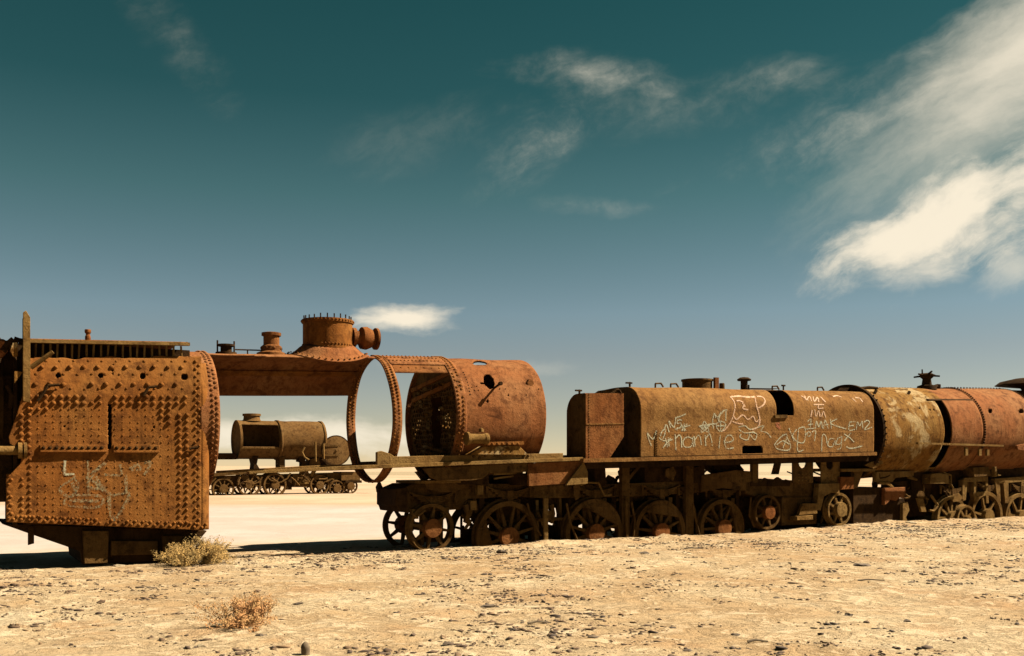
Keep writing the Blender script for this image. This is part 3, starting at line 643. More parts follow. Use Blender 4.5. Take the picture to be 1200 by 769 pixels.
# uprights, hangers and boxes between frame and tank
for nm, pts, t0, t1, mt in (
    ('upright', [(729, 540), (738, 540), (738, 632), (729, 634)], -.02, .09, 'rust_frame'), ('upright', [(804, 539), (813, 539), (813, 630), (804, 631)], -.02, .09, 'rust_frame'),
    ('upright', [(882, 537), (889, 537), (889, 566), (882, 566)], .0, .09, 'rust_frame'), ('upright', [(912, 537), (917, 537), (913, 556), (907, 556)], .3, .4, 'rust_frame'),
    ('hanger', [(637.5, 583), (643, 583), (642.5, 635), (638, 637)], -.16, -.11, 'rust_dust'), ('hanger', [(628, 586), (631.5, 586), (632, 634), (629, 634)], .2, .25, 'rust_dust'),
    ('hanger', [(655, 583), (658, 583), (660, 632), (657, 632)], .2, .3, 'rust_frame'), ('hanger', [(733, 582), (736, 582), (737, 633), (734, 633)], -.1, -.05, 'rust_frame'),
    ('air_reservoir', [(756, 541), (804, 540), (804, 567), (756, 569)], .12, .92, 'rust_dark'), ('cross_member', [(696, 540), (709, 540), (711, 570), (698, 570)], .02, 1.1, 'rust_dark'),
    ('cross_member', [(813, 548), (826, 545), (826, 566), (813, 566)], .05, .9, 'rust_dark'), ('cross_member', [(573, 560), (612, 558), (612, 568), (573, 568)], .72, .98, 'rust_dark'),
    ('frame_block', [(822, 557), (862, 551), (888, 553), (888, 577), (862, 574), (846, 572), (822, 577)], .02, .09, 'rust_frame'),
    ('frame_block', [(836, 541), (868, 540), (868, 556), (845, 556), (836, 550)], .3, .6, 'rust_dark'),
    ('cylinder_block', [(874, 565), (900, 561), (930, 563), (957, 566), (957, 590), (950, 612), (918, 613), (918, 582), (885, 582), (874, 578)], .02, 1.0, 'rust_frame'),
    ('cylinder_block', [(862, 584), (884, 584), (884, 618), (874, 622), (870, 600)], .45, .9, 'rust_dark'),
    ('valve_chest', [(916, 583), (957, 582), (957, 614), (916, 616)], -.02, .3, 'rust_frame'), ('side_panel', [(941, 590), (958, 590), (958, 602), (936, 604)], -.2, -.12, 'rust_dust'), ('step', [(934, 605), (953, 604), (953, 609), (934, 610)], -.24, -.02, 'rust_dust'),
    ('axle_guard', [(960, 567), (984, 566), (984, 579), (975, 577), (966, 582), (962, 598), (957, 598)], -.2, -.05, 'rust_dust'),
    ('rear_beam', [(985, 559), (1001, 559), (1001, 573), (985, 574)], -.2, 1.2, 'rust_red'), ('rear_plate', [(986, 549.5), (1026, 549), (1026, 552.5), (986, 553)], -.2, 1.0, 'rust_dust'), ('rear_post', [(1001, 552), (1012, 552), (1005, 572), (1001, 572)], -.1, 0, 'rust_frame'),
    ('sand_pipe', [(645, 541), (652, 541), (656, 570), (650, 570)], .4, .5, 'rust_dark'), ('brace', [(738, 557), (752, 541), (756, 541), (738, 563)], .0, .06, 'rust_frame')):
    MB().poly(pts, t0, t1).build(nm, mt, ch, bevel=.006)
for x0, x1, y0, y1, hx, hy in ((929, 953, 536.5, 566, 940.5, 542.5), (962.5, 984, 535, 567, 972.5, 544)):
    o = holed(x0, x1, y0, y1, -.12, hx, hy, 4.3, 6.2).build('support_plate', 'rust_dust' if x0 > 950 else 'rust_frame', ch, thick=.03, smooth=30)
    b = MB()
    for k in range(4):
        for j in range(3): b.rivet(P(x0+7+k*4.2, y1-3-j*3.6, -.12), (0, -1, 0), .02)
    b.build('plate_rivets', 'rust_dust', ch, kind='stuff', parent=o)
b = MB()
for px in (515, 545, 560, 640, 665, 715, 735, 790, 825, 860):
    s_, _, z_ = P(px, 575, .2); b.box(s_, s_+.10, .14, .98, z_-.35, z_+.1)
b.build('frame_stretcher', 'rust_dark', ch, kind='stuff')
for pts in ([(538, 592), (548, 588), (552, 600), (547, 612)], [(541, 603), (551, 611), (545, 620)], [(540, 585), (552, 582)], [(722, 586), (730, 584)], [(962, 614), (966, 598)], [(969, 616), (972, 600)], [(640, 625), (630, 600)], [(820, 600), (828, 612)]):
    MB().path([P(x, y, .16) for x, y in pts], .03).build('brake_rod', 'rust_dust', ch)
for px in (548, 648, 736, 812):                              # brake shoes between wheels
    MB().poly([(px-4, 592), (px+1, 590), (px+3, 602), (px+1, 614), (px-3, 612), (px-1, 602)], .0, .09).build('brake_shoe', 'rust_frame', ch, bevel=.006)
b = MB(); b.poly([(880, 566), (886, 561), (893, 565), (897, 560), (905, 564), (912, 559), (918, 563), (926, 565), (926, 570), (880, 570)], .0, .05); b.build('torn_flange', 'rust_dark', ch)

R5 = random.Random(5)
def leaf_spring(root, s, t, z, half, mat):
    b = MB()
    for k in range(5):
        h = half*(1-.16*k)
        for i in range(6):
            a0, a1 = -1+i/3, -1+(i+1)/3; f_ = lambda a: z-.028*k-.10*(1-(a*h/half)**2)+.10
            b.bar((s+a0*h, t, f_(a0)), (s+a1*h, t, f_(a1)), .09, .022)
    b.box(s-.06, s+.06, t-.06, t+.06, z-.17, z+.03); b.tube((s-half, t, z+.12), (s-half, t, z-.10), .025, n=6); b.tube((s+half, t, z+.12), (s+half, t, z-.10), .025, n=6)
    return b.build('leaf_spring', mat, root, kind='stuff')
for px, y in ((506, 583), (596, 577), (697, 576), (774, 575), (847, 576)):
    s_, _, z_ = P(px, y, .06); leaf_spring(ch, s_, .05, z_, .46, 'rust_frame')
    b = MB(); b.poly([(px-9, y+14), (px+9, y+14), (px+8, y+52), (px-8, y+53)], .11, .30); b.build('axle_box', 'rust_dark', ch, bevel=.01)
    b = MB(); b.poly([(px-14, y+8), (px-10, y+8), (px-9, y+56), (px-13, y+57)], .08, .13); b.build('horn_guide', 'rust_frame', ch)
    b = MB(); b.poly([(px+10, y+8), (px+14, y+8), (px+13, y+55), (px+9, y+56)], .08, .13); b.build('horn_guide', 'rust_frame', ch)
for k in range(34):                                        # bent rods, pipes and hangers left in the frames
    px = R5.uniform(540, 960); y = R5.uniform(545, 600); tt_ = R5.uniform(-.06, .9); n_ = R5.choice((2, 3, 3, 4)); pts = [(px, y)]
    for _ in range(n_): pts.append((pts[-1][0]+R5.uniform(-14, 18), min(pts[-1][1]+R5.uniform(-4, 16), 628)))
    MB().path([P(a, b_, tt_) for a, b_ in pts], R5.uniform(.014, .035)).build('bent_pipe', R5.choice(('rust_frame', 'rust_dark', 'rust_frame', 'rust_dust')), ch)
for k in range(22):                                        # torn brackets and stiffener plates
    px = R5.uniform(545, 950); y = R5.uniform(548, 606); w_ = R5.uniform(4, 11); h_ = R5.uniform(5, 16); t0 = R5.uniform(-.04, .6)
    pts = [(px+w_*math.cos(a)*R5.uniform(.6, 1.1), y+h_*math.sin(a)*R5.uniform(.6, 1.1)) for a in np.linspace(0, 2*PI, R5.choice((6, 7, 8)))[:-1]]
    MB().poly(pts, t0, t0+.03).build('torn_bracket', R5.choice(('rust_frame', 'rust_dark', 'rust_frame')), ch)
b = MB()
for x in np.arange(486, 820, 6.5):
    for y in (570.5, 579): 
        if R5.random() < .8: b.rivet(P(x, y+(1 if x < 560 else 0), .10), (0, -1, 0), .022)
b.build('frame_bolts', 'rust_frame', ch, kind='stuff')
b = MB()
for x, y in ((484, 600), (520, 598), (552, 590), (560, 572)):
    b.box(P(x, y, .1)[0]-.06, P(x, y, .1)[0]+.06, .0, .12, P(x, y, .1)[2]-.12, P(x, y, .1)[2]+.05)
b.build('frame_lug', 'rust_dust', ch, kind='stuff')
for pts in ([(482, 601), (488, 606), (498, 598)], [(618, 590), (622, 606), (634, 628)], [(664, 590), (668, 612), (676, 632)], [(740, 588), (744, 610), (742, 630)], [(812, 590), (816, 612), (820, 628)], [(880, 583), (878, 604), (884, 618)]):
    MB().path([P(x, y, -.12) for x, y in pts], .02).build('sand_pipe', 'rust_frame', ch)
MB().bar(P(560, 612, .12), P(690, 607, .12), .05, .05).build('brake_pull', 'rust_frame', ch)
MB().bar(P(700, 606, .12), P(860, 602, .12), .05, .05).build('brake_pull', 'rust_frame', ch)

# ------------------------------------------------------------------ boiler cradle girder
gd = thing('cradle_girder', 'long thin-flanged boiler cradle girder jutting left under the rusty drum', 'girder', 0, .55, 1.0)
for t0, t1 in ((-.56, -.40), (1.44, 1.6)):
    b = MB(); q_ = [P(x, y, -.56) for x, y in ((292, 552.5), (420, 545.5), (692, 535.5), (692, 539.5), (420, 550), (292, 555.5))]
    b.poly([(a, c) for a, _, c in q_], t0, t1, px=False).build('top_flange', 'rust_dust', gd, bevel=.004)
b = MB(); b.poly([(442, 530), (447, 528.5), (458, 532), (462, 535), (640, 531.5), (660, 531), (660, 537), (560, 541), (442, 545)], -.50, -.42); o = b.build('edge_angle', 'rust_dust', gd, bevel=.006)
b = MB()
for x, y in ((555, 535), (562, 537), (569, 534), (581, 534), (594, 534), (606, 534), (613, 537), (619, 534)): b.rivet(P(x, y, -.50), (0, -1, 0), .032)
b.build('angle_rivets', 'rust_frame', gd, kind='stuff', parent=o)
for nm, pts, t0, t1, mt in (('web_plate', [(496, 549), (573, 545), (573, 555), (566, 561), (552, 563.5), (515, 563.5), (505, 560)], -.46, -.42, 'rust_frame'), ('web_plate', [(573, 545), (621, 542), (621, 553), (573, 555)], -.46, -.42, 'rust_frame'),
                            ('web_plate', [(619, 543), (688, 540), (664, 567), (620, 570)], -.48, -.42, 'rust_red'), ('gusset', [(664, 567.5), (684, 541), (689, 553), (689, 567), (664, 569)], -.55, -.50, 'rust_dust'),
                            ('web_foot', [(529, 556), (573, 555), (573, 568), (540, 568)], -.2, .9, 'rust_dark'), ('web_foot', [(607, 556), (640, 555), (662, 569), (610, 569)], -.3, 1.1, 'rust_dark'),
                            ('cross_deck', [(463, 541), (688, 533), (688, 537), (463, 545)], -.40, 1.44, 'rust_dark'), ('strut', [(488, 553), (494, 552), (504, 565), (498, 566)], .6, .7, 'rust_dust')):
    MB().poly(pts, t0, t1).build(nm, mt, gd, bevel=.006)
MB().bar(P(578, 556, -.2), P(612, 554.5, -.2), .05, .03).build('tie_bar', 'rust_dust', gd)
MB().bar(P(579, 561, -.1), P(612, 556.5, -.1), .05, .03).build('tie_bar', 'rust_dust', gd)

# ------------------------------------------------------------------ water tank
tk = thing('water_tank', 'round-shouldered rusty water tank with chalk graffiti and a cut-out window', 'tank', 7.3, .3, 1.6)
S0, S1 = P(750.5, 530, -.6)[0], P(1024, 528, -.6)[0]; T0, T1, RS = -.6, 1.2, .46
def zb(s): return 1.615+.022*(s-4.12)
HT = 1.37; sN = P(686.5, 500, -.58)[0]
seg = [('l', (T0, 0), (T0, HT-RS)), ('c', (T0+RS, HT-RS), PI, PI/2), ('l', (T0+RS, HT), (T1-RS, HT)), ('c', (T1-RS, HT-RS), PI/2, 0), ('l', (T1, HT-RS), (T1, 0))]
prof = []
for sgm in seg:
    if sgm[0] == 'l':
        n_ = 60 if sgm[1][0] == T0 else 12
        prof += [(sgm[1][0]+(sgm[2][0]-sgm[1][0])*k/n_, sgm[1][1]+(sgm[2][1]-sgm[1][1])*k/n_) for k in range(n_)]
    else: prof += [(sgm[1][0]+RS*math.cos(sgm[2]+(sgm[3]-sgm[2])*k/40), sgm[1][1]+RS*math.sin(sgm[2]+(sgm[3]-sgm[2])*k/40)) for k in range(40)]
prof.append((T1, 0)); NP = len(prof)-1
def tank_pt(u, v):
    s = S0+u*(S1-S0); f_ = v*NP; i = min(int(f_), NP-1); k = f_-i
    t = prof[i][0]*(1-k)+prof[i+1][0]*k; z = prof[i][1]*(1-k)+prof[i+1][1]*k
    d = .02*mnoise.noise(Vector((s*.9, t*1.5, z*1.6)))+.006*mnoise.noise(Vector((s*2.6, t*3, z*3.3)))
    return (s, t+(d if t < .3 else 0), zb(s)+z+(d if z > HT-.2 else 0))
sw0, sw1 = P(909, 486, -.58)[0], P(929, 487, -.58)[0]; zw = P(918, 487, -.58)[2]
sh0, sh1 = P(869, 530, -.6)[0], P(893, 530, -.6)[0]; zh = P(881, 522.5, -.6)[2]
def hatch(s, z):
    if not (sh0 < s < sh1 and z < zh): return False
    e = .06; 
    for c_ in (sh0+e, sh1-e):
        if z > zh-e and ((s < c_) if c_ < (sh0+sh1)/2 else (s > c_)): return (s-c_)**2+(z-(zh-e))**2 < e*e
    return z > zb(s)+.02
def tank_keep(u, v):
    s, t, z = tank_pt(u, v)
    if t > .05: return True
    if sw0 < s < sw1 and z > zw and t < -.12: return False
    return not hatch(s, z)
tmb = MB().grid(tank_pt, 300, NP, tank_keep)
tmb.build('tank_shell', 'rust_tank', tk, thick=.012, smooth=30)
full = MB().grid(tank_pt, 60, NP); CS = ((0-O[0])*AX[0]+(0-O[1])*AX[1], (0-O[0])*NX[0]+(0-O[1])*NX[1], HC)
def bvh_of(mb): return BVHTree.FromPolygons([Vector(v) for v in mb.V], mb.Fc)
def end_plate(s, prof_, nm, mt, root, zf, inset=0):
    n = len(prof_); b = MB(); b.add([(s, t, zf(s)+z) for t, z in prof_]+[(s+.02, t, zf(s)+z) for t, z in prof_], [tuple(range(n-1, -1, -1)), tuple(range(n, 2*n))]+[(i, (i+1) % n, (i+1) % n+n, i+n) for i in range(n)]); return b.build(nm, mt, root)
inner = [(t+(.012 if t < .3 else -.012), min(z, HT-.012)) for t, z in prof]
end_plate(S0+.015, inner, 'end_plate', 'rust_frame', tk, zb); end_plate(S1-.04, inner, 'end_plate', 'rust_frame', tk, zb)  # end faces in darker rust than the shell: their shade is painted in
b = MB(); b.add([(sN-.1, T0-.06, zb(sN-.1)-.075), (S1+.03, T0-.06, zb(S1)-.075), (S1+.03, T1+.06, zb(S1)-.075), (sN-.1, T1+.06, zb(sN-.1)-.075), (sN-.1, T0-.06, zb(sN-.1)-.003), (S1+.03, T0-.06, zb(S1)-.003), (S1+.03, T1+.06, zb(S1)-.003), (sN-.1, T1+.06, zb(sN-.1)-.003)],
              [(0, 3, 2, 1), (4, 5, 6, 7), (0, 1, 5, 4), (1, 2, 6, 5), (2, 3, 7, 6), (3, 0, 4, 7)]); b.build('base_plate', 'rust_tank', tk)
b = MB(); b.bar((S0, T0-.02, zb(S0)-.015), (S1, T0-.02, zb(S1)-.015), .05, .04); b.build('base_angle', 'rust_dark', tk)
for t0 in (-.45, .95): MB().poly([(sN-.1, zb(sN)-.20), (S1, zb(S1)-.20), (S1, zb(S1)-.078), (sN-.1, zb(sN)-.078)], t0, t0+.12, px=False).build('bearer', 'rust_dark', tk)
# lower side sheets, lapped 6 mm proud, split at the vertical joint
sp = [P(767, 520, -.6)[0], P(933, 520, -.6)[0], P(1023.5, 520, -.6)[0]]
for k in range(2):
    a_, c_ = sp[k]+.004, sp[k+1]-.004
    def fn(u, v, a_=a_, c_=c_):
        s = a_+u*(c_-a_); zl = zb(s)+.006; zt_ = P(767, 507, -.6)[2]+.022*(s-sp[0])
        q_ = zl+v*(zt_-zl); d = .02*mnoise.noise(Vector((s*.9, T0*1.5, (q_-zb(s))*1.6)))+.006*mnoise.noise(Vector((s*2.6, T0*3, (q_-zb(s))*3.3)))
        return (s, T0-.009+d, q_)
    def kp(u, v, fn=fn): s, t, z = fn(u, v); return not hatch(s, z)
    full.add(*(lambda m_: (m_.V, m_.Fc))(MB().grid(fn, 60, 20)))
    MB().grid(fn, 160, 50, kp).build('side_sheet', 'rust_tank', tk, thick=.006, smooth=30)
b = MB()
for s_ in np.arange(zb(0)*0+0.0, .46, .045): b.rivet((sp[0]+.05, T0-.008, zb(sp[0])+.03+s_), (0, -1, 0), .014, .014)
for s_ in np.arange(sp[0], sp[2], .09): b.rivet((s_, T0-.008, P(767, 509, -.6)[2]+.022*(s_-sp[0])-.015), (0, -1, 0), .008, .006)
b.build('sheet_rivets', 'rust_frame', tk, kind='stuff')
# top fittings
def top(px, t=.3): s_ = P(px, 455, t)[0]; return (s_, t, zb(s_)+HT)
c0 = top(817, .2); b = MB(); b.lathe(c0, [(.31, -.03), (.31, .17), (.33, .175), (.33, .21), (.30, .215), (.05, .23)], 40); o = b.build('filler_lid', 'rust_frame', tk)
MB().box(c0[0]+.2, c0[0]+.30, c0[1]-.33, c0[1]-.27, c0[2]-.01, c0[2]+.24).build('lid_hasp', 'rust_red', tk, parent=o)
c0 = top(872, .2); b = MB(); b.lathe(c0, [(.075, -.03), (.075, .2), (.14, .21), (.15, .24), (.09, .28), (.02, .29)], 20); b.tube((c0[0]+.13, c0[1], c0[2]-.01), (c0[0]+.13, c0[1], c0[2]+.13), .02, n=6); b.build('mushroom_vent', 'rust_dark', tk)
c0 = top(846, .1); b = MB(); b.lathe(c0, [(.06, -.03), (.055, .13), (.045, .14)], 12); b.build('pipe_stub', 'rust_frame', tk)
for px in (768, 786, 905, 958): 
    c0 = top(px, 0); b = MB(); b.path([c0, (c0[0], c0[1], c0[2]+.09), (c0[0]+.14, c0[1], c0[2]+.10), (c0[0]+.2, c0[1], c0[2]+.03)], .018); b.build('lifting_eye', 'rust_frame', tk)
c0 = top(918, .2); b = MB(); b.tube(c0, (c0[0], c0[1], c0[2]+.14), .018, n=6); b.tube((c0[0]-.05, c0[1], c0[2]+.13), (c0[0]+.05, c0[1], c0[2]+.13), .02, n=6); b.build('bolt_stub', 'rust_dark', tk)
MB().poly([(908, 486.5), (923, 486), (923, 490), (909, 490)], -.63, -.60).build('window_sill', 'rust_frame', tk)
MB().bar((sw0-.25, -.02, zb(sw0)+HT+.02), (sw1, -.02, zb(sw1)+HT+.03), .25, .012).build('bent_flap', 'rust_dark', tk)
# narrow nose section at the left end
def t_for(px, s):
    u = (px-600)/F; lo, hi = -2, 4
    for _ in range(60):
        m_ = (lo+hi)/2
        if P(px, 500, m_)[0] > s: hi = m_
        else: lo = m_
    return lo
Ta = -.58; sN = P(686.5, 500, Ta)[0]; sM = P(731, 500, Ta)[0]; Tb = t_for(664, sN); HN = P(687, 460.5, Ta)[2]-zb(sN)
np_ = [(Ta, 0), (Ta, HN-.05), (Ta+.015, HN-.015), (Ta+.05, HN)]+[(Tb-.36+.36*math.cos(a), HN-.36+.36*math.sin(a)) for a in np.linspace(PI/2, 0, 10)]+[(Tb, 0)]
def nose(u, v):
    f_ = v*(len(np_)-1); i = min(int(f_), len(np_)-2); k = f_-i; s = sN+u*(sM-sN)
    return (s, np_[i][0]*(1-k)+np_[i+1][0]*k+.005*mnoise.noise(Vector((s*2, v*9, 4))), zb(s)+np_[i][1]*(1-k)+np_[i+1][1]*k)
MB().poly([(686.5, 538.2), (686.5, 462), (688, 460.7), (731, 461), (731, 512), (714, 538)], Ta, Ta+.012).build('nose_side', 'rust_red', tk)
MB().grid(nose, 60, 10*(len(np_)-1), lambda u, v: nose(u, v)[1] > Ta+.014).build('nose_shell', 'rust_red', tk, thick=.012, smooth=30)
end_plate(sN+.01, [(min(max(t, Ta+.013), Tb-.013), min(z, HN-.013)) for t, z in np_], 'nose_plate', 'rust_frame', tk, zb)  # nose end shade likewise painted in with the darker rust
b = MB(); b.bar((sN, Ta-.004, zb(sN)+.63), (sM, Ta-.004, zb(sM)+.64), .012, .02); b.build('nose_seam', 'rust_tank', tk)
b = MB()
for k in range(24): b.rivet((sN+.07, Ta-.002, zb(sN)+.03+k*.05), (0, -1, 0), .013)
for k in range(14): b.rivet((sN+.08+k*.05, Ta-.002, zb(sN)+.60), (0, -1, 0), .010)
b.build('nose_rivets', 'rust_frame', tk, kind='stuff')
cz = zb(sN)+HN; c0 = P(722, 461, -.2); b = MB()
pts = [(c0[0]-.2, -.2, cz-.01), (c0[0]-.08, -.2, cz+.05), (c0[0]-.02, -.2, cz+.11), (c0[0]+.06, -.2, cz+.12), (c0[0]+.11, -.2, cz+.05), (c0[0]+.09, -.2, cz-.01)]
b.path(pts, .028, 8); b.build('lifting_ring', 'rust_dark', tk)
for px, t_ in ((679, -.1), (738, -.1)):
    s_ = P(px, 455, t_)[0]; z_ = (cz if px < 700 else zb(s_)+HT); b = MB(); b.tube((s_, t_, z_-.02), (s_, t_, z_+.10), .02, n=6); b.bar((s_-.09, t_, z_+.08), (s_+.05, t_, z_+.08), .04, .03); b.build('hook', 'rust_dark', tk)

# ------------------------------------------------------------------ locomotive at the right
lo = thing('steam_locomotive', 'derelict rusty locomotive with long pale-patched boiler behind the graffitied tank', 'locomotive', 15, .55, 0)
R2 = 1.075
def az2(s): return 2.275+.027*(s-13)
sE = P(1034, 500, -.5)[0]; sX0, sX1 = P(1105, 515, -.5)[0], P(1113.5, 515, -.5)[0]
sC = P(1151, 500, -.5)[0]; sC2 = P(1213, 500, -.5)[0]
def lk(s, a):
    if sX0 < s < sX1 and -2.5 < a < -.78: return False
    x, y = pix(*cyl(s, a, R2, TC, az2))
    for cx, cy, r in ((1160, 482, 2.6), (1196, 482.5, 2.8), (1130.5, 496, 1.2), (1133, 499, 1.1), (1131, 501, 1.0), (1078, 478, 1.1), (1090, 480, 1.1), (1094, 480, 1.0), (1064, 481, .7)):
        if a < 0 and (x-cx)**2+(y-cy)**2 < r*r: return False
    return True
kw = dict(R=R2, t0=TC, zc=az2)
shell(sE+.02, sX0+.3, -PI, PI, nu=90, nv=170, keep=lk, dent=.02, **kw).build('boiler_course', 'rust_pale', lo, thick=.016, smooth=30)
def lk2(s, a): return lk(s, a) and not (s < sX1 and a < -.78 and a > -2.5)
shell(sX0+.28, sC+.02, -PI, PI, nu=60, nv=170, keep=lk, dent=.016, **kw).build('boiler_course', 'rust_orange', lo, thick=.016, smooth=30)
shell(sC, sC2+.02, -PI, PI, R=R2+.014, t0=TC, zc=az2, nu=100, nv=170, keep=lk, dent=.014).build('boiler_course', 'rust_orange', lo, thick=.016, smooth=30)
shell(sC2, 21.5, -PI, PI, nu=40, nv=90, dent=.014, **kw).build('boiler_course', 'rust_red', lo, thick=.016)
shell(sX1, sC-.03, -1.95, -.80, R=R2+.02, t0=TC, zc=az2, nu=30, nv=30).build('patch_sheet', 'rust_orange', lo, thick=.012)
shell(sX1-.5, sC, -.84, -.79, R=R2+.02, t0=TC, zc=az2, nu=30, nv=3).build('seam_strip', 'rust_dark', lo, thick=.012)
b = MB(); ring_rivets(b, sC+.05, -2.1, .3, 42, R2+.014, .026, 0, t0=TC, zc=az2, h=.035); ring_rivets(b, sC2+.05, -2.1, .3, 42, R2+.014, .026, 0, t0=TC, zc=az2)
for s_ in np.arange(sC+.1, sC2, .12): b.rivet(cyl(s_, -.12, R2+.014, TC, az2), (0, -.1, 1), .024, .035)
for s_ in np.arange(sE+.7, sX0+.2, .1): b.rivet(cyl(s_, -.05, R2, TC, az2), (0, 0, 1), .018)
b.build('course_bolts', 'rust_dark', lo, kind='stuff')
# end flange and dished end towards the tank
b = MB(); b.lathe((sE-.05, TC, az2(sE)), [(.10, .10), (1.02, .05), (1.13, .0), (1.135, .07), (R2-.01, .09)], 72, 's', cap=True); b.build('end_flange', 'rust_dark', lo)
b = MB(); ring_rivets(b, sE+.02, -2.4, -.7, 14, 1.13, .022, 0, t0=TC, zc=az2, h=.035); b.build('end_bolts', 'rust_dark', lo, kind='stuff')
b = MB(); b.poly([(979, 462), (987, 454.5), (1012, 454), (1020, 461), (1020, 466), (979, 466)], .35, .42); b.build('end_lip', 'rust_dark', lo)
# valve with hand wheel on top, hooks, grab irons
sV = P(1086, 457, .4)[0]; zV = az2(sV)+R2
b = MB(); b.lathe((sV, .4, zV), [(.24, -.04), (.22, .05), (.12, .08), (.10, .22), (.15, .26), (.17, .33), (.12, .36), (.03, .37)], 16)
for a in np.linspace(0, 2*PI, 7)[:-1]: b.tube((sV, .4, zV+.31), (sV+.30*math.cos(a), .4+.30*math.sin(a), zV+.33+.06*math.sin(a*2)), .03, .022, 6)
b.tube((sV-.16, .4, zV+.3), (sV-.17, .4, zV+.45), .018, n=6); b.tube((sV+.2, .4, zV+.02), (sV+.42, .4, zV+.06), .05, .06, 8); b.lathe((sV+.42, .4, zV-.02), [(.07, -.02), (.07, .12), (.05, .13)], 10); b.build('turret_valve', 'rust_dark', lo)
sL = P(1206, 452, .4)[0]; b = MB(); b.lathe((sL, .3, az2(sL)+R2+.02), [(.25, -.05), (.30, .02), (.92, .10), (.80, .19), (.45, .27), (.05, .30)], 48); b.build('dome_cover', 'rust_dark', lo)
for pts, t_ in (([(1019, 464), (1024, 463), (1027, 457)], -.05), ([(1058, 465), (1063, 464.5), (1066, 459)], -.05), ([(1008, 455), (1018, 454), (1028, 455)], .2), ([(1050, 457.5), (1063, 457)], .2)):
    MB().path([P(x, y, t_) for x, y in pts], .035).build('grab_iron', 'rust_dark', lo)
MB().bar(P(1075, 519.5, -.62), P(1175, 522.5, -.62), .07, .045).build('running_rail', 'rust_dust', lo)
for x in (1132, 1148, 1157): MB().bar(P(x, 524+(x-1132)*.1, -.6), P(x, 534, -.6), .05, .09).build('rail_bracket', 'rust_dust', lo)
MB().poly([(1192, 522), (1202, 520), (1202, 528), (1193, 527)], -.62, -.56).build('torn_patch', 'rust_orange', lo)
# running gear
for nm, pts, t0, t1, mt in (
    ('pilot_block', [(1000, 572), (1038, 571), (1038, 612), (1024, 618), (1000, 619)], -.05, 1.15, 'rust_dark'), ('cylinder_face', [(1037, 572), (1061, 571), (1061, 584), (1055, 583), (1050, 587), (1044, 585), (1040, 590), (1037, 592)], -.16, -.06, 'rust_orange'),
    ('steam_cylinder', [(1038, 586), (1060, 584), (1062, 606), (1056, 616), (1038, 616)], -.04, 1.0, 'rust_dark'), ('cylinder_cover', [(1058, 590), (1064, 588), (1066, 598), (1062, 606), (1064, 612), (1058, 612)], -.14, -.05, 'rust_dust'),
    ('frame_beam', [(1027, 553), (1071, 552), (1071, 558), (1050, 560), (1046, 565), (1027, 565)], -.1, .02, 'rust_dust'), ('slide_bar', [(1030, 565), (1043, 565), (1048, 571), (1044, 571), (1040, 568), (1030, 568)], -.14, -.08, 'rust_dust'),
    ('frame_plate', [(1040, 565), (1128, 560), (1128, 600), (1066, 606), (1060, 570)], .2, .3, 'rust_dark'), ('frame_plate', [(1060, 562), (1205, 552), (1205, 610), (1060, 612)], .95, 1.0, 'rust_dark'),
    ('spring_box', [(1091, 556), (1100, 554.5), (1112, 556), (1112, 567), (1090, 567)], -.14, .1, 'rust_dust'), ('guide_bracket', [(1075, 584), (1082, 584), (1086, 600), (1080, 600)], -.1, -.04, 'rust_dust'),
    ('horn_guide', [(1128, 563), (1131, 560), (1158, 558.5), (1158, 564), (1134, 565), (1132, 586), (1128, 588)], -.1, .02, 'rust_dust'), ('horn_guide', [(1141, 564), (1144, 564), (1145, 588), (1142, 588)], -.1, .02, 'rust_dust'), ('horn_guide', [(1155, 564), (1158, 564), (1159, 590), (1156, 590)], -.1, .02, 'rust_dust'),
    ('horn_guide', [(1166, 561), (1206, 558), (1206, 564), (1182, 566), (1182, 590), (1178, 590), (1176, 567), (1172, 567), (1173, 588), (1169, 588)], -.1, .02, 'rust_dust'), ('horn_guide', [(1197, 565), (1200, 565), (1200, 584), (1197, 584)], -.1, .02, 'rust_dust'),
    ('axle_keep', [(1141, 577), (1157, 576), (1157, 581), (1141, 582)], -.1, .02, 'rust_dust'), ('ash_valve', [(1140, 548), (1159, 547), (1162, 558), (1142, 559)], -.2, .4, 'rust_frame'), ('valve_spindle', [(1166, 547), (1168, 547), (1169, 556), (1174, 557), (1166, 559)], -.3, -.2, 'rust_dust'),
    ('boiler_saddle', [(1068, 548), (1092, 547), (1092, 572), (1068, 574)], .1, 1.0, 'rust_dark'), ('boiler_saddle', [(1112, 548), (1130, 548), (1128, 575), (1112, 575)], .1, 1.0, 'rust_dark'), ('boiler_saddle', [(1160, 547), (1205, 545), (1205, 562), (1160, 562)], .1, 1.0, 'rust_dark')):
    MB().poly(pts, t0, t1).build(nm, mt, lo, bevel=.006)
MB().poly([(1014, 545), (1022, 541), (1034, 540), (1035, 543), (1024, 549)], -.3, -.25).build('bent_sheet', 'rust_dust', lo)
for px, tp, R, kw in ((1116, 581, .56, dict(spokes=12, hub=.19)), (1157, 576, .62, dict(spokes=6, hub=.19, weight=1.2)), (1196, 578, .62, dict(spokes=8, hub=.19, weight=PI+.2)), (1234, 580, .62, dict(spokes=8, hub=.19))):
    wheelset(lo, px, tp, R, mat='rust_dust', t=-.05, **kw)
wheelset(lo, 1133, 592, .36, mat='rust_dust', t=-.2, spokes=8, hub=.1)

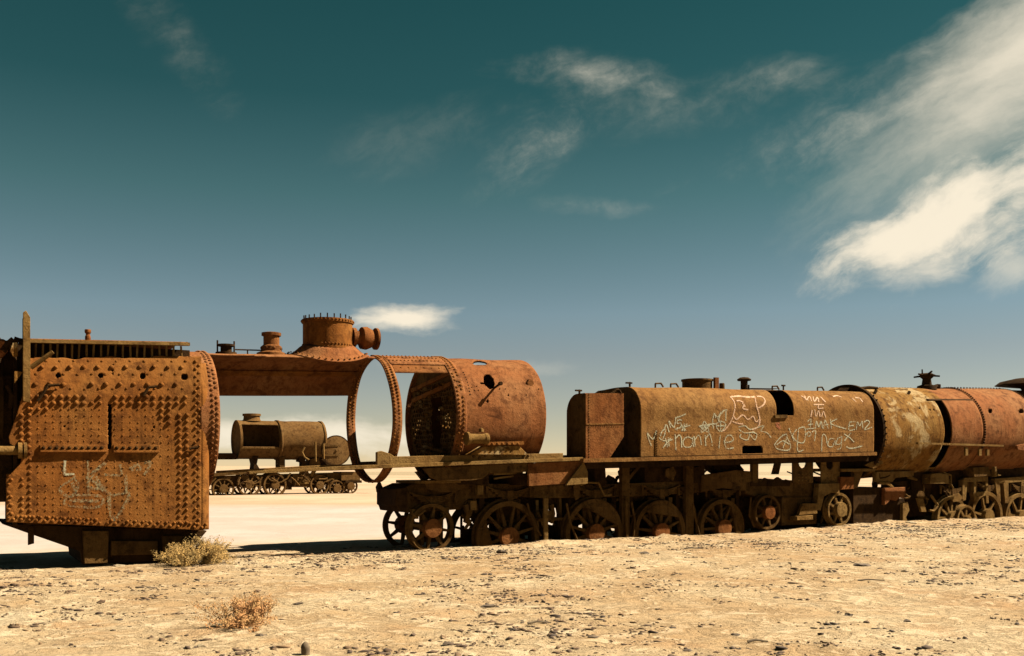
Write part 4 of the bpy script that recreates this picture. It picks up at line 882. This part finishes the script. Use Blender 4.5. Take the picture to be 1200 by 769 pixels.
for k in range(22):
    px = R5.uniform(1005, 1195); y = R5.uniform(548, 588); tt_ = R5.uniform(-.14, .5); pts = [(px, y)]
    for _ in range(3): pts.append((pts[-1][0]+R5.uniform(-8, 10), min(pts[-1][1]+R5.uniform(-4, 12), 604)))
    MB().path([P(a, b_, tt_) for a, b_ in pts], R5.uniform(.016, .035)).build('bent_pipe', R5.choice(('rust_frame', 'rust_dark', 'rust_dust')), lo)
for k in range(16):
    px = R5.uniform(1010, 1190); y = R5.uniform(552, 596); w_ = R5.uniform(4, 9); h_ = R5.uniform(4, 11); t0 = R5.uniform(-.12, .5)
    pts = [(px+w_*math.cos(a)*R5.uniform(.6, 1.1), y+h_*math.sin(a)*R5.uniform(.6, 1.1)) for a in np.linspace(0, 2*PI, 7)[:-1]]
    MB().poly(pts, t0, t0+.03).build('torn_bracket', R5.choice(('rust_frame', 'rust_dark', 'rust_dust')), lo)
for px, y in ((1116, 574), (1157, 570), (1196, 571)):
    s_, _, z_ = P(px, y, -.05); leaf_spring(lo, s_, -.04, z_, .42, 'rust_frame')

# ------------------------------------------------------------------ locomotive far behind
T2 = 34.6
bl = thing('distant_locomotive', 'small far locomotive with cut-open boiler and swung-open smokebox door', 'locomotive', P(330, 579, T2)[0], T2+.6, 0)
sb0, sb1 = P(281, 516, T2-.2)[0], P(382, 516, T2-.2)[0]; RF = .99; zF = P(330, 516, T2+.6)[2]; azf = lambda s: zF
sm1 = P(329, 510, T2-.2)[0]; sw_0, sw_1 = P(283, 510, T2-.2)[0], P(326.5, 510, T2-.2)[0]
kf = dict(R=RF, t0=T2+.6, zc=azf)
shell(sb0, sm1, -PI, PI, nu=40, nv=90, keep=lambda s, a: not (sw_0 < s < sw_1 and -1.98 < a < -.72), **kf).build('boiler_course', 'rust_far', bl, thick=.02)
shell(sm1-.03, sb1, -PI, PI, R=RF+.02, t0=T2+.6, zc=azf, nu=24, nv=60, dent=.05).build('smokebox', 'rust_far', bl, thick=.02)
b = MB(); b.lathe((sb0, T2+.6, zF), [(.15, .2), (RF-.05, .1), (RF+.01, 0), (RF+.01, .12)], 48, 's'); b.build('backhead', 'rust_far', bl)
for s_ in (sm1, sb1-.1): shell(s_-.04, s_+.08, -PI, PI, R=RF+.05, t0=T2+.6, zc=azf, nu=2, nv=60).build('boiler_band', 'rust_far', bl, thick=.03)
b = MB()
for k in range(24): a = -2.04; b.rivet(cyl(sw_0+k*(sw_1-sw_0)/23, a, **kf), (0, math.sin(a), math.cos(a)), .035)
b.build('window_rivets', 'rust_dust', bl, kind='stuff')
b = MB(); c0 = P(295, 496, T2+.6); b.lathe((c0[0], c0[1], zF+RF), [(.5, -.04), (.42, .06), (.40, .22), (.46, .23), (.46, .34), (.38, .35)], 28); b.build('dome_base', 'rust_far', bl)
b = MB(); c0 = P(394, 528, T2-.4); b.lathe(c0, [(.78, .04), (.76, -.02), (.70, -.03), (.30, -.06), (.03, -.07)], 40, 't'); b.lathe(c0, [(.06, -.12), (.06, 0)], 10, 't'); o = b.build('smokebox_door', 'rust_far', bl)
b = MB(); b.lathe(c0, [(.70, -.02), (.80, -.03), (.80, .06), (.70, .06), (.70, -.02)], 40, 't', cap=False); b.build('door_rim', 'rust_dark', bl, parent=o)
for dz_ in (-.25, .25): MB().bar((c0[0]-.78, c0[1]-.06, c0[2]+dz_), (c0[0]+.1, c0[1]-.08, c0[2]+dz_), .04, .09).build('door_strap', 'rust_frame', bl, parent=o)
for nm, pts, t0, t1, mt in (('frame_beam', [(240, 531), (277, 531), (277, 538.5), (240, 538.5)], T2+.2, T2+1.0, 'rust_dark'), ('running_board', [(240, 556), (285, 553), (330, 550), (418, 548), (418, 551), (330, 553), (240, 559)], T2-.2, T2+1.3, 'rust_frame'),
    ('support', [(296, 535), (303, 535), (301, 544), (306, 552), (297, 552), (298, 544)], T2, T2+.8, 'rust_dark'), ('support', [(328, 535), (334, 535), (334, 552), (328, 552)], T2, T2+.8, 'rust_frame'), ('support', [(351, 535), (357, 536), (360, 550), (354, 550), (354, 542), (350, 541)], T2, T2+.5, 'rust_dark'), ('support', [(364, 538), (374, 537), (377, 550), (362, 550)], T2, T2+.8, 'rust_frame'),
    ('frame_plate', [(248, 558), (420, 553), (420, 566), (345, 570), (248, 571)], T2+.1, T2+.16, 'rust_frame'), ('frame_plate', [(248, 558), (420, 553), (420, 566), (248, 571)], T2+1.0, T2+1.06, 'rust_dark'), ('buffer_box', [(400, 553), (422, 553), (422, 563), (400, 563)], T2-.1, T2+1.2, 'rust_far'),
    ('steam_cylinder', [(343, 556), (362, 556), (362, 571), (343, 571)], T2-.05, T2+.3, 'rust_frame'), ('brace', [(366, 552), (371, 552), (364, 562), (361, 562)], T2-.1, T2, 'rust_dust'), ('spring_block', [(352, 552), (356, 549), (361, 552), (363, 557), (350, 557)], T2-.1, T2, 'rust_far'),
    ('valve_rod', [(346, 565), (362, 564), (362, 567), (346, 568)], T2-.1, T2, 'rust_dust'), ('cross_head', [(336, 560), (342, 558), (342, 574), (336, 574)], T2-.1, T2+.1, 'rust_dark'), ('smokebox_saddle', [(372, 538), (390, 538), (396, 549), (366, 549)], T2+.1, T2+1.0, 'rust_dark'), ('end_beam', [(405, 563), (424, 563), (424, 566), (405, 566)], T2-.2, T2+1.2, 'rust_dark')):
    MB().poly(pts, t0, t1).build(nm, mt, bl)
for pts in ([(357, 524), (354, 530), (357, 536), (362, 539)], [(369.5, 518), (370, 541)], [(379, 520), (379.5, 538)]): MB().path([P(x, y, T2-.5) for x, y in pts], .05).build('hand_pipe', 'rust_dust', bl)
for px, tp, R in ((262, 560, .55), (292.5, 554, .60), (322.5, 554.5, .60), (375, 556.5, .52), (395, 563, .42), (411, 561, .40)):
    wheelset(bl, px, tp, R, mat='rust_far', t=T2-.08, small=True, spokes=10, hub=.22)
for k in range(18):
    px = R5.uniform(252, 415); y = R5.uniform(548, 566); pts = [(px, y)]
    for _ in range(2): pts.append((pts[-1][0]+R5.uniform(-7, 8), pts[-1][1]+R5.uniform(-2, 7)))
    MB().path([P(a, b_, T2-.2) for a, b_ in pts], R5.uniform(.03, .07)).build('bent_pipe', R5.choice(('rust_frame', 'rust_dark', 'rust_far')), bl)
for k in range(10):
    px = R5.uniform(255, 410); y = R5.uniform(552, 572); pts = [(px+R5.uniform(3, 6)*math.cos(a), y+R5.uniform(2, 5)*math.sin(a)) for a in np.linspace(0, 2*PI, 7)[:-1]]
    MB().poly(pts, T2-.1, T2-.04).build('torn_bracket', R5.choice(('rust_frame', 'rust_dark', 'rust_far')), bl)
rl = thing('rail_length', 'thin rusty rail lying on pale ground right of the far locomotive', 'rail', P(440, 580, T2)[0], T2, 0)
MB().bar(P(418, 579.3, T2), P(475, 579.5, T2), .08, .14).build('rail', 'rust_frame', rl)

# ------------------------------------------------------------------ graffiti: brush strokes lying on the plates
def strokes(root, name, bvh, conv, lines, width, mat, label=None, off=.006, halo='chalk_haze'):
    mb = MB(); cpos = Vector(CS)
    for ln in lines:
        pts = [conv(x, y) for x, y in ln]; dense = []
        if len(pts) > 2:                                    # rounded hand-drawn line
            pp = [pts[0]]+pts+[pts[-1]]
            for i in range(1, len(pp)-2):
                p0, p1, p2, p3 = pp[i-1], pp[i], pp[i+1], pp[i+2]; n = max(2, int(math.dist(p1, p2)/1.2))
                for k in range(n):
                    u = k/n; dense.append(tuple(.5*(2*p1[c]+(p2[c]-p0[c])*u+(2*p0[c]-5*p1[c]+4*p2[c]-p3[c])*u*u+(3*p1[c]-p0[c]-3*p2[c]+p3[c])*u**3) for c in (0, 1)))
            dense.append(pts[-1])
        else:
            n = max(2, int(math.dist(*pts)/1.2)); dense = [tuple(pts[0][c]+(pts[1][c]-pts[0][c])*k/n for c in (0, 1)) for k in range(n+1)]
        hit = []
        for x, y in dense:
            q_ = Vector(P(x, y, 0)); d = (q_-cpos).normalized(); loc, nr, _, _ = bvh.ray_cast(cpos, d)
            if loc is None: continue
            if nr.dot(d) > 0: nr = -nr
            hit.append((loc+nr*off, nr))
        if len(hit) < 2: continue
        vs = []; w0 = width*random.uniform(.85, 1.2)
        for i, (l, nr) in enumerate(hit):
            a = hit[max(i-1, 0)][0]; c = hit[min(i+1, len(hit)-1)][0]; side = (c-a).cross(nr)
            side = side.normalized() if side.length > 1e-6 else Vector((0, 0, 1)); ww = w0*(.85+.45*mnoise.noise(Vector((i*.13, w0*900, len(hit)*.7))))
            vs += [l+side*ww/2, l-side*ww/2]
        mb.add(vs, [(2*i, 2*i+1, 2*i+3, 2*i+2) for i in range(len(hit)-1)])
    o = mb.build(name, mat, root, smooth=0, label=label)
    if halo: strokes(root, name, bvh, conv, lines, width*2.1, halo, label, off*.6, None)
    return o
tb = bvh_of(full)
Z7 = lambda x, y: (745+x*.13333, 450+y*.13343)
Z8 = lambda x, y: (890+x*.13333, 450+y*.13343)
pale7 = [[(100, 430), (115, 490), (138, 545)], [(102, 430), (150, 485), (182, 410)], [(215, 460), (228, 420), (258, 398), (250, 450), (225, 492), (205, 470)], [(250, 400), (268, 358), (292, 425)],
 [(305, 385), (290, 325), (335, 380), (352, 290)], [(345, 300), (385, 285), (440, 265)], [(405, 318), (370, 318), (362, 348), (398, 345), (388, 385), (340, 400)],
 [(235, 500), (325, 490)], [(258, 475), (278, 555)], [(305, 475), (238, 562)], [(285, 470), (292, 548)],
 [(345, 440), (352, 582)], [(348, 490), (375, 450), (398, 470), (402, 560)], [(500, 482), (452, 466), (415, 502), (428, 552), (482, 550), (500, 505), (496, 470), (508, 555)],
 [(510, 458), (522, 552)], [(514, 495), (550, 450), (568, 480), (576, 535)], [(608, 448), (614, 545)], [(612, 485), (645, 440), (662, 480), (672, 542)], [(742, 448), (730, 568)],
 [(780, 515), (852, 500), (842, 455), (802, 455), (780, 512), (800, 566), (862, 560)],
 [(360, 390), (476, 365)], [(398, 350), (442, 412)], [(452, 350), (400, 412)], [(425, 345), (425, 415)],
 [(555, 370), (645, 362), (575, 425), (602, 328), (640, 425), (555, 370)], [(575, 385), (625, 380)], [(580, 400), (615, 372)], [(590, 360), (620, 395)],
 [(680, 392), (674, 330), (690, 258), (702, 300)], [(640, 355), (700, 350)], [(690, 258), (722, 292), (748, 243)], [(720, 300), (735, 345)],
 [(705, 350), (745, 328), (788, 350), (775, 392), (745, 417), (712, 388), (705, 350)], [(715, 368), (778, 368)], [(745, 335), (745, 410)], [(780, 230), (742, 270), (730, 325)], [(792, 240), (790, 325)], [(770, 232), (805, 228)],
 [(900, 380), (958, 368), (1000, 398), (1060, 385), (1125, 368), (1098, 412), (1150, 428), (1190, 472)], [(925, 440), (915, 468), (980, 492), (1000, 440)], [(1005, 445), (1045, 492), (1062, 440), (1020, 425)], [(905, 400), (960, 430), (1040, 420)]]
strokes(tk, 'chalk_writing', tb, Z7, pale7, .024, 'chalk_paint', 'pale hand-written word nannie with stars')
jar = [[(830, 115), (860, 150), (872, 200), (855, 280), (830, 340), (785, 400), (750, 418)], [(830, 115), (900, 105), (980, 120), (1045, 110)], [(1045, 110), (1060, 190), (1080, 260), (1090, 330), (1070, 380), (1020, 402)],
 [(860, 280), (885, 312), (940, 273), (985, 312), (1030, 283), (1055, 332), (1085, 310)], [(850, 330), (892, 346), (942, 352)], [(1062, 110), (1110, 115), (1136, 150), (1115, 190), (1075, 212)], [(955, 180), (940, 215), (988, 228)], [(885, 150), (915, 148), (945, 165)], [(935, 165), (960, 200)], [(830, 118), (905, 112), (1045, 118)]]
strokes(tk, 'pink_drawing', tb, Z7, jar, .03, 'pink_paint', 'pale pink outline drawing with zigzag line', halo='pink_haze')
pale8 = [[(790, 335), (785, 405), (838, 400)], [(785, 370), (826, 365)], [(790, 335), (842, 330)], [(850, 402), (860, 335), (880, 368), (900, 330), (906, 392)], [(915, 340), (945, 320), (966, 342), (922, 402), (988, 380)],
 [(420, 332), (450, 310), (445, 385)], [(412, 396), (482, 390)], [(425, 360), (470, 352)], [(490, 392), (500, 330), (520, 378), (540, 330), (552, 392)], [(560, 392), (576, 320), (602, 392)], [(570, 360), (604, 355)], [(622, 308), (630, 392)], [(685, 305), (625, 347), (762, 397)],
 [(545, 592), (552, 450), (582, 460), (592, 522)], [(660, 482), (615, 485), (600, 540), (640, 550), (662, 500), (668, 540)], [(722, 465), (688, 480), (672, 528), (712, 522), (724, 462), (714, 560), (680, 575)], [(740, 440), (790, 470), (830, 512)], [(802, 430), (742, 502)], [(762, 550), (802, 566), (905, 545)],
 [(258, 388), (302, 502)], [(325, 400), (290, 455), (325, 505)], [(340, 392), (398, 386), (392, 508), (335, 512)], [(342, 392), (333, 582), (384, 580)], [(130, 532), (190, 462), (242, 450), (205, 562)], [(130, 532), (160, 572), (250, 582), (272, 540), (240, 470)], [(150, 535), (205, 500), (260, 530)],
 [(412, 440), (432, 420), (452, 440), (430, 462), (412, 440)], [(460, 422), (492, 415), (482, 502)]]
strokes(tk, 'chalk_writing', tb, Z8, pale8, .024, 'chalk_paint', 'pale hand-written tags and letters')
pink8 = [[(365, 105), (430, 145)], [(395, 105), (410, 140), (440, 110), (455, 152)], [(470, 112), (480, 155), (510, 120), (520, 160)], [(535, 115), (580, 160)], [(475, 182), (565, 182)], [(520, 185), (515, 215), (560, 212)],
 [(462, 230), (450, 290)], [(485, 225), (495, 285), (520, 235), (530, 290)], [(545, 290), (560, 240), (580, 295)], [(645, 112), (680, 105), (720, 118)], [(815, 125), (850, 160)], [(840, 120), (880, 128), (905, 160)]]
strokes(tk, 'pink_writing', tb, Z8, pink8, .03, 'pink_paint', 'scratched pinkish letters near the tank top')
strokes(tk, 'orange_smear', tb, Z8, [[(140, 350), (170, 345), (150, 370), (180, 380)], [(150, 345), (175, 400)], [(165, 340), (185, 395)]], .05, 'orange_paint', halo=None)
fbm_ = MB().add([P(0, 470, TN), P(260, 470, TN), P(260, 630, TN), P(0, 630, TN)], [(0, 1, 2, 3)])
Z2 = lambda x, y: (x*.2341, 500+y*.2341)
fbl = [[(325, 170), (322, 240)], [(322, 240), (372, 238)], [(440, 170), (446, 335)], [(530, 180), (455, 250), (520, 320)], [(380, 250), (300, 310), (352, 352), (390, 300), (372, 255)], [(430, 250), (520, 305), (440, 300), (470, 230)], [(340, 350), (330, 392), (490, 402), (502, 350), (350, 342)], [(345, 370), (495, 372)], [(545, 330), (550, 420), (575, 462), (630, 382), (642, 330), (560, 347)], [(630, 240), (632, 330)],
 [(650, 212), (690, 190), (702, 215), (655, 217)], [(720, 182), (752, 180), (725, 242)], [(480, 250), (510, 300), (560, 345)], [(600, 190), (610, 240)], [(360, 280), (380, 330)], [(520, 240), (600, 245)]]
strokes(boiler, 'worn_writing', bvh_of(fbm_), Z2, fbl, .045, 'worn_green_paint', 'worn pale green scrawl on the firebox side', off=.009, halo=None)
strokes(boiler, 'chalk_letter', bvh_of(fbm_), Z2, fbl[:2], .03, 'chalk_paint', off=.014, halo=None)

# ------------------------------------------------------------------ dry shrubs
def ground_px(px, py):
    Y = HC*F/(py-YH); X = (px-600)/F*Y; return X, Y, gz_at(X, Y)
def shrub(name, label, px, py, width, height, ntw, tw, lf, seed, lr=.012, flat=1.0):
    x, y, z = ground_px(px, py); R_ = random.Random(seed)
    root = bpy.data.objects.new(name, None); COL.objects.link(root); root.location = (x, y, z); root['label'] = label; root['category'] = 'shrub'; root['base'] = (0, 0, 0)
    tws, lfs = MB(), MB()
    def twig(p, d, l, r, lev):
        segs = 3; q = p.copy(); pts = [q.copy()]
        for _ in range(segs):
            d = (d+Vector((R_.gauss(0, .22), R_.gauss(0, .22), R_.gauss(.02, .18)))).normalized(); q = q+d*l/segs; q.z = max(q.z, .01); pts.append(q.copy())
        for k, (a, b) in enumerate(zip(pts[:-1], pts[1:])): tws.tube(a, b, r*(1-.25*k), r*(1-.25*(k+1)), 3, cap=False)
        if lev > 0:
            for k in (1, 2, 3):
                for _ in range(R_.choice((1, 2, 2))): twig(pts[k], (d+Vector((R_.gauss(0, .6), R_.gauss(0, .6), R_.gauss(.15, .4)))).normalized(), l*R_.uniform(.4, .65), r*.6, lev-1)
        else:
            for k in range(1, 4):
                for _ in range(3):
                    c = pts[k]+Vector((R_.gauss(0, .012), R_.gauss(0, .012), R_.gauss(0, .012))); u = Vector((R_.gauss(0, 1), R_.gauss(0, 1), R_.gauss(0, 1))).normalized(); v = u.orthogonal().normalized()
                    sz = lr*R_.uniform(.5, 1.3); lfs.add([c-u*sz, c+v*sz*.4, c+u*sz, c-v*sz*.4], [(0, 1, 2, 3)])
    for i in range(ntw):
        a = R_.uniform(0, 2*PI); rr_ = R_.uniform(0, 1)**.6; el = R_.uniform(.15, 1.0)
        d = Vector((math.cos(a)*rr_*width, math.sin(a)*rr_*width*.8, height*(1.15-rr_*.75)*flat)); l = d.length
        st = Vector((math.cos(a)*rr_*width*.22, math.sin(a)*rr_*width*.22, -.01)); twig(st, d.normalized(), l*R_.uniform(.5, .72), .006, 2)
    tws.build('twigs', tw, root, smooth=0); lfs.build('foliage', lf, root, smooth=0)
shrub('dry_shrub', 'bushy olive and straw coloured shrub against the firebox foot', 229, 662, .54, .35, 74, 'twig_straw', 'leaf_straw', 3, .013)
shrub('dry_shrub', 'low sparse pinkish dry shrub in the open foreground', 291, 735, .42, .25, 34, 'twig_dry', 'leaf_dry', 8, .011)

# ------------------------------------------------------------------ stones one can pick out, then the uncountable clods
def lump(seed, sub=2):
    bm = bmesh.new(); bmesh.ops.create_icosphere(bm, subdivisions=sub, radius=1); R_ = random.Random(seed); off = Vector((R_.uniform(0, 50), R_.uniform(0, 50), 0))
    for v in bm.verts:
        k = 1+.55*mnoise.noise(v.co*1.1+off)+.25*mnoise.noise(v.co*2.7+off); v.co *= k; v.co.z = max(v.co.z*.62, -.25)
    me_ = bpy.data.meshes.new('stone'); bm.to_mesh(me_); bm.free(); return me_
for i, (px, py, wpx, hp, mt, lab) in enumerate([
    (588, 648, 13, 1.0, 'stone_dark', 'dark slag lump at the foot of the second spoked wheel'), (350, 710, 12, .6, 'stone_dark', 'flat dark stone just right of the low pink shrub'),
    (695, 747, 13, .7, 'stone_dark', 'dark clod in the foreground straight below the buried wheels'), (635, 699, 10, .9, 'stone_dark', 'dark stone in open dirt below the second wheel'),
    (570, 712, 18, .5, 'stone_dark', 'wide low clod with straw left of centre foreground'), (525, 756, 14, .7, 'stone_dark', 'dark stone near the bottom edge left of centre'),
    (1010, 663, 20, .35, 'stone_dark', 'long flat dark slab in front of the pale lit small wheel'), (994, 722, 11, .8, 'stone_dark', 'angular grey stone alone in the right foreground'),
    (862, 744, 11, .7, 'stone_dark', 'dark pebble near bottom edge beside a short stick'), (910, 700, 9, .8, 'stone_dark', 'small dark stone below the engine cylinder block'),
    (1063, 729, 10, .7, 'stone_dark', 'small dark stone in the far right foreground'), (1050, 760, 9, .7, 'stone_dark', 'dark pebble at the bottom edge on the right'), (806, 762, 12, .6, 'stone_dark', 'low dark clod at the bottom edge right of centre'),
    (237, 757, 15, .5, 'stone_pale', 'pale flat stone chip below the low pink shrub'), (130, 661, 15, .7, 'stone_pale', 'pale rough stone at the ashpan foot'), (140, 663, 12, .7, 'stone_pale', 'smaller pale stone beside the ashpan foot stone'),
    (1068, 620, 12, .5, 'stone_pale', 'bright pale stone before the broken steam cylinder'), (755, 648, 12, .6, 'stone_dark', 'brown clod heap before the third big wheel'), (985, 640, 15, .5, 'stone_pale', 'pale lump in rubble before the lit small wheel'), (305, 745, 16, .5, 'stone_dark', 'greenish dark clod at the foot of the pink shrub')]):
    x, y, z = ground_px(px, py); r = wpx*y/F/2; me_ = lump(i+1); me_.materials.append(M[mt])
    o = bpy.data.objects.new('stone', me_); COL.objects.link(o); o.location = (x, y, z); o.scale = (r, r*.8, r*hp); o.rotation_euler = (0, 0, random.uniform(-.6, .6)); o['label'] = lab; o['category'] = 'stone'; o['group'] = 'loose stones on the dirt'
for px, py, l, ang, lab in ((888, 752, .17, .05, 'short dark stick near the bottom edge right of centre'), (1021, 681, .33, .02, 'long pale stick lying flat in the right foreground'), (632, 732, .22, .25, 'thin twig in the foreground straight below the drum'), (813, 644, .33, .0, 'dark rod lying before the fourth big wheel')):
    x, y, z = ground_px(px, py); root = bpy.data.objects.new('stick', None); COL.objects.link(root); root.location = (x, y, z+.012); root.rotation_euler = (0, 0, ang); root['label'] = lab; root['category'] = 'stick'; root['group'] = 'sticks on the dirt'; root['base'] = (0, 0, 0)
    b = MB(); b.tube((-l/2, 0, 0), (-l*.1, .01, .012), .012, .010, 6); b.tube((-l*.1, .01, .012), (l/2, -.008, 0), .010, .006, 6); b.build('branch', 'wood_grey', root)
x, y, z = ground_px(358, 767); root = bpy.data.objects.new('stump', None); COL.objects.link(root); root.location = (x, y, z); root['label'] = 'little broken post stub at the bottom edge below the dry shrub'; root['category'] = 'stump'; root['base'] = (0, 0, 0)
b = MB(); b.lathe((0, 0, -.04), [(.035, 0), (.033, .08), (.038, .10), (.025, .125), (.008, .14)], 9); b.build('post', 'wood_grey', root)

def scatter(n, k, gain):
    x_ = rng.uniform(-11, 20, n*k); y_ = rng.uniform(6.6, 27, n*k); tl = (x_-O[0])*NX[0]+(y_-O[1])*NX[1]
    d_ = np.clip(.05+2.2*fbm(x_*.5, y_*.5, 61, 4)+1.2*fbm(x_*2.3, y_*2.3, 71, 3), .02, 1)+np.clip(.25+2.0*fbm(x_*1.7, y_*1.7, 77, 3), 0, 1)*np.exp(-((tl+1.5)/1.1)**2)
    m_ = (tl < .9) & (np.abs(x_) < y_*.54+.5) & (rng.uniform(0, 1, x_.size) < d_*gain); return x_[m_][:n], y_[m_][:n]
kx, ky = scatter(2000, 9, .95); kn = rng.integers(3, 14, kx.size); sp_ = rng.uniform(.02, .10, kx.size)
cx = np.repeat(kx, kn)+rng.normal(0, 1, kn.sum())*np.repeat(sp_, kn)*1.5; cy = np.repeat(ky, kn)+rng.normal(0, 1, kn.sum())*np.repeat(sp_, kn)
ex, ey = scatter(11000, 6, .9); tint = np.concatenate([np.repeat(rng.uniform(0, .75, kx.size), kn), rng.uniform(0, 1, ex.size)])
cx = np.concatenate([cx, ex]); cy = np.concatenate([cy, ey]); NC = len(cx)
ph = (1+5**.5)/2; ico = np.array([(-1, ph, 0), (1, ph, 0), (-1, -ph, 0), (1, -ph, 0), (0, -1, ph), (0, 1, ph), (0, -1, -ph), (0, 1, -ph), (ph, 0, -1), (ph, 0, 1), (-ph, 0, -1), (-ph, 0, 1)])/1.9
icf = np.array([(0, 11, 5), (0, 5, 1), (0, 1, 7), (0, 7, 10), (0, 10, 11), (1, 5, 9), (5, 11, 4), (11, 10, 2), (10, 7, 6), (7, 1, 8), (3, 9, 4), (3, 4, 2), (3, 2, 6), (3, 6, 8), (3, 8, 9), (4, 9, 5), (2, 4, 11), (6, 2, 10), (8, 6, 7), (9, 8, 1)])
size = np.clip(np.concatenate([rng.lognormal(-4.65, .55, kn.sum()), rng.lognormal(-5.15, .5, ex.size)]), .003, .026)
v = ico[None]*(1+rng.uniform(-.5, .45, (NC, 12, 1)))*size[:, None, None]*np.stack([rng.uniform(.8, 2.4, NC), rng.uniform(.7, 1.3, NC), rng.uniform(.3, .8, NC)], -1)[:, None]
an = rng.uniform(0, 6.28, NC); ca, sa = np.cos(an)[:, None], np.sin(an)[:, None]
v = np.stack([v[..., 0]*ca-v[..., 1]*sa, v[..., 0]*sa+v[..., 1]*ca, v[..., 2]], -1); v += np.stack([cx, cy, gh(cx, cy)+size*.15], -1)[:, None]
fcs = (icf[None]+12*np.arange(NC)[:, None, None]).reshape(-1, 3)
me = bpy.data.meshes.new('dirt_clods'); me.vertices.add(NC*12); me.vertices.foreach_set('co', v.astype(np.float32).ravel()); me.loops.add(fcs.size); me.loops.foreach_set('vertex_index', fcs.astype(np.int32).ravel())
me.polygons.add(len(fcs)); me.polygons.foreach_set('loop_start', np.arange(0, fcs.size, 3, dtype=np.int32)); me.update(calc_edges=True)
at = me.attributes.new('shade', 'FLOAT', 'POINT'); at.data.foreach_set('value', np.repeat(np.clip(tint+rng.normal(0, .1, NC), 0, 1), 12).astype(np.float32))
m, q, p, out = new_mat('clod'); an_ = q.nt.nodes.new('ShaderNodeAttribute'); an_.attribute_name = 'shade'
q.nt.links.new(q.ramp(an_.outputs['Fac'], [(0, (.020, .011, .005)), (.5, (.05, .027, .011)), (.78, (.11, .066, .03)), (1, (.20, .15, .09))]), p.inputs['Base Color']); p.inputs['Roughness'].default_value = .95
me.materials.append(m); co = bpy.data.objects.new('dirt_clods', me); COL.objects.link(co); co['kind'] = 'stuff'; co['label'] = 'scattered small clods and gravel over the tan dirt'; co['category'] = 'gravel'

for o in bpy.data.objects:
    if 'base' in o: del o['base']
